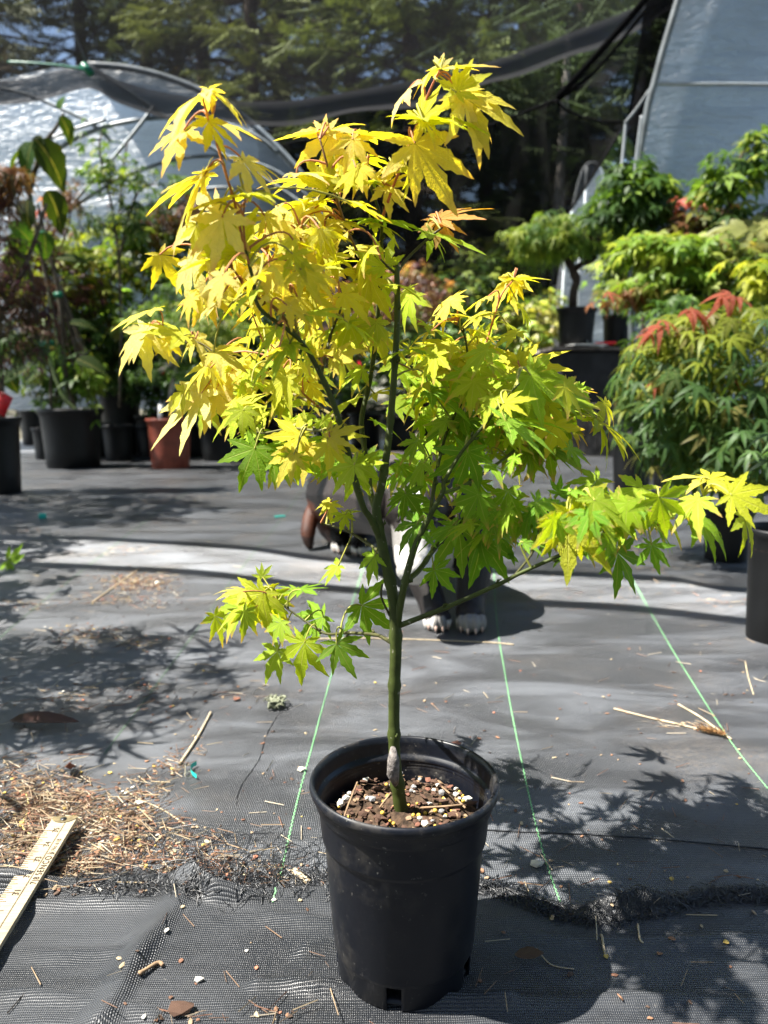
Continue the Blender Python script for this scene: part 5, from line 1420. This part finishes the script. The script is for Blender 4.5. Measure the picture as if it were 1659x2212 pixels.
# ------------------------------------------------------------------ the wooden yardstick
ZR = .024
e0, e1 = gnd(114, 1766, ZR), gnd(165, 1764, ZR)             # far end corners
q0, q1 = gnd(12, 1917, ZR), gnd(60, 1909, ZR)
ux = ((e0 + e1) / 2 - (gnd(18, 1915, ZR) + gnd(58, 1911, ZR)) / 2)
ul = (gnd(114, 1766, ZR) - gnd(0, 1937, ZR)).normalized()    # along, toward the far end
vr = ul.cross(Vector((0, 0, 1))).normalized()                # across, to the right
Wd, Th, INCH = .0275, .0052, .0262
org = e0.copy()                                              # far left corner, top face
Lr = .42
def rp(u, v, w=0.0):
    """u back from the far end, v across from the left edge, w above the top face"""
    p = org - ul * u + vr * v
    return Vector((p.x, p.y, ZR + w - .0005 * (u / .1)))
ruler = thing("yardstick", "wooden yardstick with inch numbers and a brass end cap lying on the needle litter", "yardstick", rp(0, 0, -Th))
t_ = NT("pale_varnished_wood")
mp = t_.n("Mapping"); t_.l(t_.pos(), mp.inputs[0]); mp.inputs["Rotation"].default_value = (0, 0, -math.atan2(ul.y, ul.x)); mp.inputs["Scale"].default_value = (6, 160, 60)
gr = t_.noise(3, 4, .6, mp.outputs[0])
blot = t_.noise(35, 4, .6, t_.pos())
mwood = t_.end(t_.pbsdf(t_.mix(t_.ramp(blot, .45, .75, 0, .5), t_.mix(t_.ramp(gr, .3, .7), (.27, .22, .145), (.36, .305, .21)), (.13, .10, .065)), .5, .35, t_.bump(gr, .15, .001)))
mb = MB()
v = [rp(u, x, w) for u in (0.0, Lr) for x in (0, Wd) for w in (-Th, 0)]
mb.add(v, [(0, 1, 3, 2), (4, 6, 7, 5), (0, 4, 5, 1), (2, 3, 7, 6), (0, 2, 6, 4), (1, 5, 7, 3)])
bevel(mb.build("board", mwood, ruler, False), .0006, 2)
mink = simple("dark_brown_print", (.025, .015, .008), .7, .2, .2, 300, 0)
def strip(mb, u0, u1, v0, v1, w=.0003):
    mb.add([rp(u0, v0, w), rp(u1, v0, w), rp(u1, v1, w), rp(u0, v1, w)], [(0, 1, 2, 3)])
mb = MB()
for k in range(8, 8 * 17):
    L = .0115 if k % 8 == 0 else .0085 if k % 4 == 0 else .0058 if k % 2 == 0 else .0042
    u = k * INCH / 8
    strip(mb, u - .0003, u + .0003, .0003, L)
strip(mb, .012, Lr, .0172, .0175); strip(mb, .012, Lr, .0180, .0183)
o = mb.build("inch_marks", mink, ruler, False); o["kind"] = "stuff"
def print_text(body, u, vv, size, name):
    cu = bpy.data.curves.new("t", 'FONT'); cu.body = body; cu.size = size; cu.align_x = 'CENTER'; cu.align_y = 'CENTER'; cu.extrude = 0.0
    cu.space_character = 1.12
    ob = bpy.data.objects.new("t", cu); COL.objects.link(ob)
    me = bpy.data.meshes.new_from_object(ob.evaluated_get(bpy.context.evaluated_depsgraph_get()))
    bpy.data.objects.remove(ob)
    for w in me.vertices:
        w.co = rp(u - w.co.x, vv - w.co.y, .0005)
    me.name = name
    return link(name, me, mink, ruler)
for i in range(1, 6):
    print_text(str(36 - i), i * INCH, .0130, .0088, "inch_number")
print_text("7|8", 4.35 * INCH, .0236, .0085, "lettering")
print_text("SENCO", 3.42 * INCH, .0234, .0092, "lettering")
print_text("No.61B", 2.05 * INCH, .0228, .0062, "lettering")
mb = MB()       # little leaf emblem between the words
for k in range(5):
    a_ = (k - 2) * .6
    u, vv = 2.72 * INCH, .0232
    mb.add([rp(u - .0004, vv + .0005, .0005), rp(u - .0042 * math.cos(a_), vv + .0042 * math.sin(a_) - .0007, .0005), rp(u - .0042 * math.cos(a_ + .2), vv + .0042 * math.sin(a_ + .2), .0005)], [(0, 1, 2)])
mb.build("leaf_emblem", mink, ruler, False)
mb = MB()
nseg = 16
vv_ = []
for k in range(nseg + 1):                     # crescent cap with an eyelet
    x = Wd * k / nseg
    vv_ += [rp(-.0008, x, .0008), rp(.0035 + .0085 * math.sin(math.pi * k / nseg) ** .8, x, .0008)]
mb.add(vv_, [(2 * k, 2 * k + 1, 2 * k + 3, 2 * k + 2) for k in range(nseg)])
cap = mb.build("end_cap", simple("tarnished_brass", (.30, .24, .13), .4, .5, .3, 120, .1, .7), ruler, False)
mb = MB(); mb.tube([rp(.0055, Wd / 2, .0009), rp(.0055, Wd / 2, .0015)], .0034, 16); mb.build("eyelet", M['thread'], ruler)

# ------------------------------------------------------------------ things lying about
def lying_straw(pts, r, label, cat="straw", m=None, name="straw"):
    P = smooth_line([on_ground(px, py, r * .9 + (q[0] if q else 0)) for px, py, *q in pts], 6)
    for p in P: p.z = max(p.z, surf(p.x, p.y) + r * .8)
    mb = MB(); mb.tube(P, [r * (.8 + .25 * noise.noise((i * .7, r * 1e3, 1))) for i in range(len(P))], 6)
    return tag(mb.build(name, m or matl["bark_chip_tan"]), label, cat)
lying_straw([(1326, 1533), (1400, 1552), (1470, 1568), (1560, 1590)], .0019, "long pale straw stalk pointing into the dry grass head", m=(mst := simple("dry_straw", (.36, .29, .19), .7, .3, .25, 90, .1)))
lying_straw([(1465, 1524), (1510, 1550), (1545, 1575), (1562, 1588), (1580, 1600)], .0022, "grey brown stalk crossing the second green line", m=mst)
lying_straw([(455, 1543), (425, 1598), (388, 1654)], .0027, "short bamboo coloured stick standing out of a line of bark fines", "stick", mst, "stick")
lying_straw([(610, 1385), (760, 1380), (900, 1383), (1050, 1389), (1110, 1394)], .0016, "very long thin straw passing behind the trunk to the dog's paws", m=mst)
lying_straw([(52, 1700), (62, 1745), (50, 1790), (105, 1828), (110, 1850), (103, 1890)], .0011, "kinked yellow root strand reaching the yardstick", "root", simple("yellow_root", (.52, .42, .17), .6, .3, .2, 90, .1), "root")
lying_straw([(272, 1708), (300, 1728), (350, 1750), (400, 1782)], .0011, "slanting pale straw across the thick bark litter", m=mst)
lying_straw([(300, 2087), (340, 2085), (352, 2090)], .0024, "broken brown twig on the front cloth in the sun", "twig", matl["bark_chip_tan"], "twig")
lying_straw([(200, 1302), (290, 1238), (300, 1230)], .0022, "dry stalk beside the dark rubbish heap", m=mst)
lying_straw([(1610, 1430), (1616, 1462), (1628, 1502)], .0013, "upright looking straw by the big pot's shadow", m=mst)
lying_straw([(1378, 1998), (1382, 2030), (1390, 2040)], .0011, "tiny forked straw on the frayed edge, in shade", m=mst)
lying_straw([(1298, 2022), (1304, 2050), (1309, 2068)], .0013, "short straw lying in the pot's shadow", m=mst)
lying_straw([(1160, 2050), (1190, 2085), (1240, 2095)], .0007, "curved hair thin straw in the deep shadow", m=mst)
lying_straw([(1000, 1790), (1110, 1798), (1250, 1803), (1400, 1812), (1560, 1826), (1700, 1840)], .0010, "black thread lying across two green lines", "thread", M['thread'], "thread")
lying_straw([(600, 1545), (575, 1590), (560, 1640), (520, 1700), (510, 1740)], .0006, "loose black thread trailing from the rope knot", "thread", M['thread'], "thread")
lying_straw([(635, 1888), (650, 1900), (668, 1914)], .0042, "short split wood chip near the pot", "wood chip", mst, "wood_chip")
# dry grass head
p = on_ground(1515, 1582, .004); P2 = on_ground(1568, 1594, .004)
it = []
for i in range(260):
    q = p.lerp(P2, RND.random()) + Vector((0, 0, .003 * RND.random()))
    it.append((0, frame(q, (RND.gauss(-.5, .8), RND.gauss(0, .8), RND.uniform(-.1, .6)), (0, 0, 1), RND.uniform(.006, .014)), RND.choice([(.30, .16, .06), (.38, .22, .09), (.22, .11, .05)])))
BLADE = ([(-.05, 0, 0), (.05, 0, 0), (.03, .6, .05), (0, 1, 0), (0, 0, .05)], [(0, 1, 2), (0, 2, 3), (1, 4, 2), (0, 3, 4), (4, 3, 2)])
tag(link("grass_head", scatter_mesh("grass_head", [BLADE], it), M['chips']), "fluffy tan dry grass seed head beside a green line", "grass head")
# rope knot
P = []
c = on_ground(596, 1528, .006)
for i in range(90):
    a_ = i * .42
    P.append(c + Vector((.0125 * math.sin(a_ * 1.9) * math.cos(a_ * .31) + .003 * math.sin(i), .018 * math.cos(a_ * 1.3) * math.sin(a_ * .47 + 1), .005 * math.sin(a_ * 2.3) + .003)))
mb = MB(); mb.tube(P, .0019, 6)
for k in range(9):
    a_ = RND.uniform(0, 6.3); q = c + Vector((.01 * math.cos(a_), .016 * math.sin(a_), .003))
    mb.tube([q, q + Vector((.008 * math.cos(a_), .010 * math.sin(a_), .004)), q + Vector((.012 * math.cos(a_ + .4), .015 * math.sin(a_ + .4), -.002))], .0007, 4)
tag(mb.build("rope_knot", simple("frayed_olive_rope", (.14, .15, .10), .8, .2, .4, 300, .4)), "frayed olive grey rope knot on the ground near the low branch", "rope")
def dead_leaf(px, py, ang, L, w, label, m, cat="leaf", curl=.25):
    p = on_ground(px, py, .004)
    me = leaf_mesh("fallen_leaf", lobed_leaf([(0, 1.0)], 10, w, -curl, .5, .04, RND, True))
    o = link("fallen_leaf", me, m, color=(.3, .2, .1, 0))
    a_ = math.radians(ang)
    o.matrix_basis = frame(p, (math.cos(a_), math.sin(a_), .03), (.1, -.15, 1), L)
    so_ = o.modifiers.new("t", 'SOLIDIFY'); so_.thickness = .012
    return tag(o, label, cat)
dead_leaf(20, 1562, -4, .115, .13, "long flat reddish brown dead leaf in the lacy shadow", simple("brown_dead_leaf", (.05, .022, .016), .55, .3, .3, 90, .2), curl=.05)
dead_leaf(1112, 2068, -40, .028, .26, "curled dull brown dead leaf on the shaded front cloth", simple("dull_dead_leaf", (.11, .07, .045), .8, .2, .4, 120, .3), curl=.6)
dead_leaf(155, 1662, -75, .035, .2, "curled russet leaf on the bark litter", simple("russet_leaf", (.16, .06, .04), .7, .3, .3, 120, .3), curl=.7)
o = link("fallen_leaf", leaf_mesh("fallen_leaf", lobed_leaf(PALM5, 6, .2, -.5, .4, .1, RND)), M['leaf'], color=(.22, .40, .03, 0)); o.matrix_basis = frame(on_ground(18, 1226, .02), (1, -.15, -.1), (0, -.9, .6), .075); tag(o, "fresh lime green leaf fallen at the picture edge by the bright strip", "leaf")
for px, py, sz, lab in ((92, 1120, (.028, .012, .02), "crumpled teal tape scrap in the dark left shadow"), (605, 1117, (.045, .012, .006), "flat teal tape scrap on the shaded cloth before the pots")):
    mb = MB(); mb.box(on_ground(px, py, sz[2] * .5), sz, Matrix.Rotation(.5, 3, 'Z')); o = mb.build("tape_scrap", M['tealtie'], None, False); bevel(o, .003); tag(o, lab, "tape scrap")
mb = MB(); P = smooth_line([on_ground(px, py, .002) for px, py in ((425, 1656), (414, 1663), (413, 1675), (425, 1685))], 4)
mb.add([q + Vector((0, 0, z)) for q in P for z in (0, .006)], [(2 * i, 2 * i + 1, 2 * i + 3, 2 * i + 2) for i in range(len(P) - 1)]); tag(mb.build("tape_scrap", M['tealtie']), "bent teal tape sliver standing near the bamboo coloured stick", "tape scrap")
for px, py, s_, m_, lab in ((512, 1513, .0065, "bark_chip_red", "round red bark nugget alone on the cloth"), (652, 1666, .0058, "pumice", "white pebble sitting on the green line by the pot"), (340, 1262, .008, "pumice", "pale pebble by the bright strip"), (300, 1740, .006, "pumice", "white pebble in the bark litter"), (985, 1612, .0085, "bark_chip_red", "flat reddish bark chip right behind the pot rim"), (1160, 1872, .007, "pumice", "cream pebble near the tree shadow's tip"), (430, 2120, .004, "pumice", "tiny pebble on the front cloth"), (390, 2188, .010, "bark_chip", "dark bark chip on the front cloth edge")):
    o = link("pebble" if m_ == "pumice" else "bark_chip", PIECES[m_][1], None); p = on_ground(px, py, s_ * .5)
    o.matrix_basis = Matrix.Translation(p) @ Matrix.Diagonal((s_ * 1.2, s_, s_ * .8, 1)); tag(o, lab, "pebble" if m_ == "pumice" else "bark chip")

# ------------------------------------------------------------------ litter nobody could count
NEED = ([(-.02, 0, 0), (.02, 0, 0), (0, 0, .035), (-.015, 1, .0), (.015, 1, 0), (0, 1, .03), (.03, .5, .0), (.06, .5, .03)], [(0, 1, 4, 3), (0, 3, 5, 2), (1, 2, 5, 4), (0, 2, 1), (3, 4, 5)])
def np_block(k):
    me = rough_block(random.Random(k), .4); v = [tuple(q.co) for q in me.vertices]; f = [list(p_.vertices) for p_ in me.polygons]; bpy.data.meshes.remove(me); return v, f
PRO = [NEED, np_block(1), np_block(2), np_block(3), BLADE]
TAN = [(.26, .19, .12), (.34, .27, .17), (.17, .11, .07), (.40, .34, .25), (.13, .08, .055), (.19, .10, .065)]
BARK = [(.10, .055, .035), (.16, .08, .05), (.07, .045, .032), (.22, .12, .07)]
it = []
def litter(px, py, mix=.5, k=1.0):
    p = on_ground(px, py)
    if p.y > 6 or p.y < .35: return
    u = RND.random()
    a_ = RND.uniform(0, 6.3)
    d = (math.cos(a_), math.sin(a_), RND.uniform(-.05, .12))
    if u < mix:
        it.append((0, frame(p + Vector((0, 0, .0012 + .004 * RND.random() * k)), d, (0, 0, 1), RND.uniform(.006, .030)), RND.choice(TAN)))
    elif u < .95:
        s_ = RND.uniform(.0009, .0027)
        Mx = frame(p + Vector((0, 0, s_ * .5)), d, (RND.gauss(0, .3), RND.gauss(0, .3), 1), s_) @ Matrix.Diagonal((1, RND.uniform(1, 2.4), 1, 1))
        it.append((RND.randint(1, 3), Mx, RND.choice(BARK + TAN[:2])))
    else:
        s_ = RND.uniform(.001, .0034)
        it.append((RND.randint(1, 3), frame(p + Vector((0, 0, s_ * .5)), d, (0, 0, 1), s_), RND.choice([(.5, .48, .42), (.42, .3, .08), (.38, .15, .09)])))
CL = [(110, 1740, 120, 55, 1500, .5), (40, 1700, 120, 70, 600, .5), (230, 1770, 110, 45, 700, .5), (60, 1820, 90, 60, 800, .45), (300, 1830, 130, 45, 700, .45), (430, 1870, 140, 35, 420, .4), (170, 1880, 70, 35, 500, .4), (560, 1890, 80, 30, 90, .5), (310, 1720, 40, 40, 260, .5), (370, 1660, 35, 30, 150, .5), (420, 1590, 25, 45, 60, .5),
      (300, 1258, 70, 20, 1500, .2), (220, 1295, 60, 14, 220, .4), (330, 1300, 60, 18, 180, .6), (180, 1370, 70, 22, 260, .5), (290, 1395, 40, 12, 90, .5), (60, 1305, 50, 12, 120, .5), (140, 1500, 60, 20, 90, .6), (330, 1500, 90, 40, 90, .6), (520, 1500, 60, 20, 40, .5), (260, 1190, 90, 10, 130, .5), (100, 1085, 80, 8, 120, .5), (320, 1085, 70, 10, 90, .4), (460, 1075, 60, 12, 70, .4), (600, 1060, 90, 14, 80, .4), (50, 1150, 60, 10, 60, .5), (380, 1130, 150, 25, 110, .5), (200, 1018, 140, 8, 130, .5), (380, 1035, 90, 7, 90, .5),
      (1370, 1190, 90, 18, 120, .4), (1440, 1230, 70, 16, 90, .4), (1300, 1290, 160, 25, 70, .4), (1250, 1060, 60, 25, 60, .3), (1560, 1300, 50, 12, 40, .5), (1480, 1570, 60, 8, 30, .8), (1640, 1480, 40, 30, 20, .5), (600, 2195, 60, 10, 30, .5), (380, 2200, 70, 10, 30, .5), (750, 1900, 30, 20, 10, .5)]
for cx, cy, rx, ry, n, mix in CL:
    for _ in range(int(n * .62)): litter(cx + RND.gauss(0, .62) * rx, cy + RND.gauss(0, .6) * ry, mix)
for _ in range(950):
    litter(RND.uniform(-60, 1720), 1000 + 940 * RND.random() ** .8, .45, .3)
for _ in range(80):
    litter(RND.uniform(-60, 1720), RND.uniform(1950, 2230), .6, .3)
nl = scatter_mesh("needle_litter", PRO, it); nl.polygons.foreach_set("use_smooth", [False] * len(nl.polygons))
tag(link("needle_litter", nl, M['chips']), kind='stuff')
# frayed strands along the front cloth's edge
mb = MB()
def strand(px, py, L, up, k=5, dirx=None):
    p = on_ground(px, py, .001)
    a_ = RND.uniform(.5, 2.6) if dirx is None else dirx + RND.gauss(0, .5)
    P = [p]
    d = Vector((math.cos(a_), math.sin(a_), up))
    for i in range(k):
        d = Vector((d.x + RND.gauss(0, .45), d.y + RND.gauss(0, .45), d.z - up * 2 / k))
        q = P[-1] + d.normalized() * L / k
        q.z = max(q.z, surf(q.x, q.y) + .0006)
        P.append(q)
    mb.tube(smooth_line(P, 2), .00042, 3, False)
for _ in range(330): strand(RND.uniform(150, 520), 1925 + RND.gauss(-8, 14), RND.uniform(.012, .035), RND.uniform(.2, 1.2))
for _ in range(220): strand(RND.uniform(420, 730), 1930 + RND.gauss(-6, 15), RND.uniform(.015, .055), RND.uniform(.3, 1.3))
for _ in range(46): strand(RND.uniform(330, 690), 1900 + RND.gauss(-10, 15), RND.uniform(.06, .11), RND.uniform(.4, 1.2), 8)
for _ in range(900):
    x = RND.uniform(1040, 1700)
    q = gnd(x, 1960); y_ = edge_y(q.x)
    py = CY + F * math.tan(math.atan2(CAM_H, y_) - PITCH)
    strand(x, py + RND.gauss(0, 8), RND.uniform(.010, .026), RND.uniform(.3, .9), 4, 1.3)
tag(mb.build("frayed_threads", M['thread']), kind='stuff')
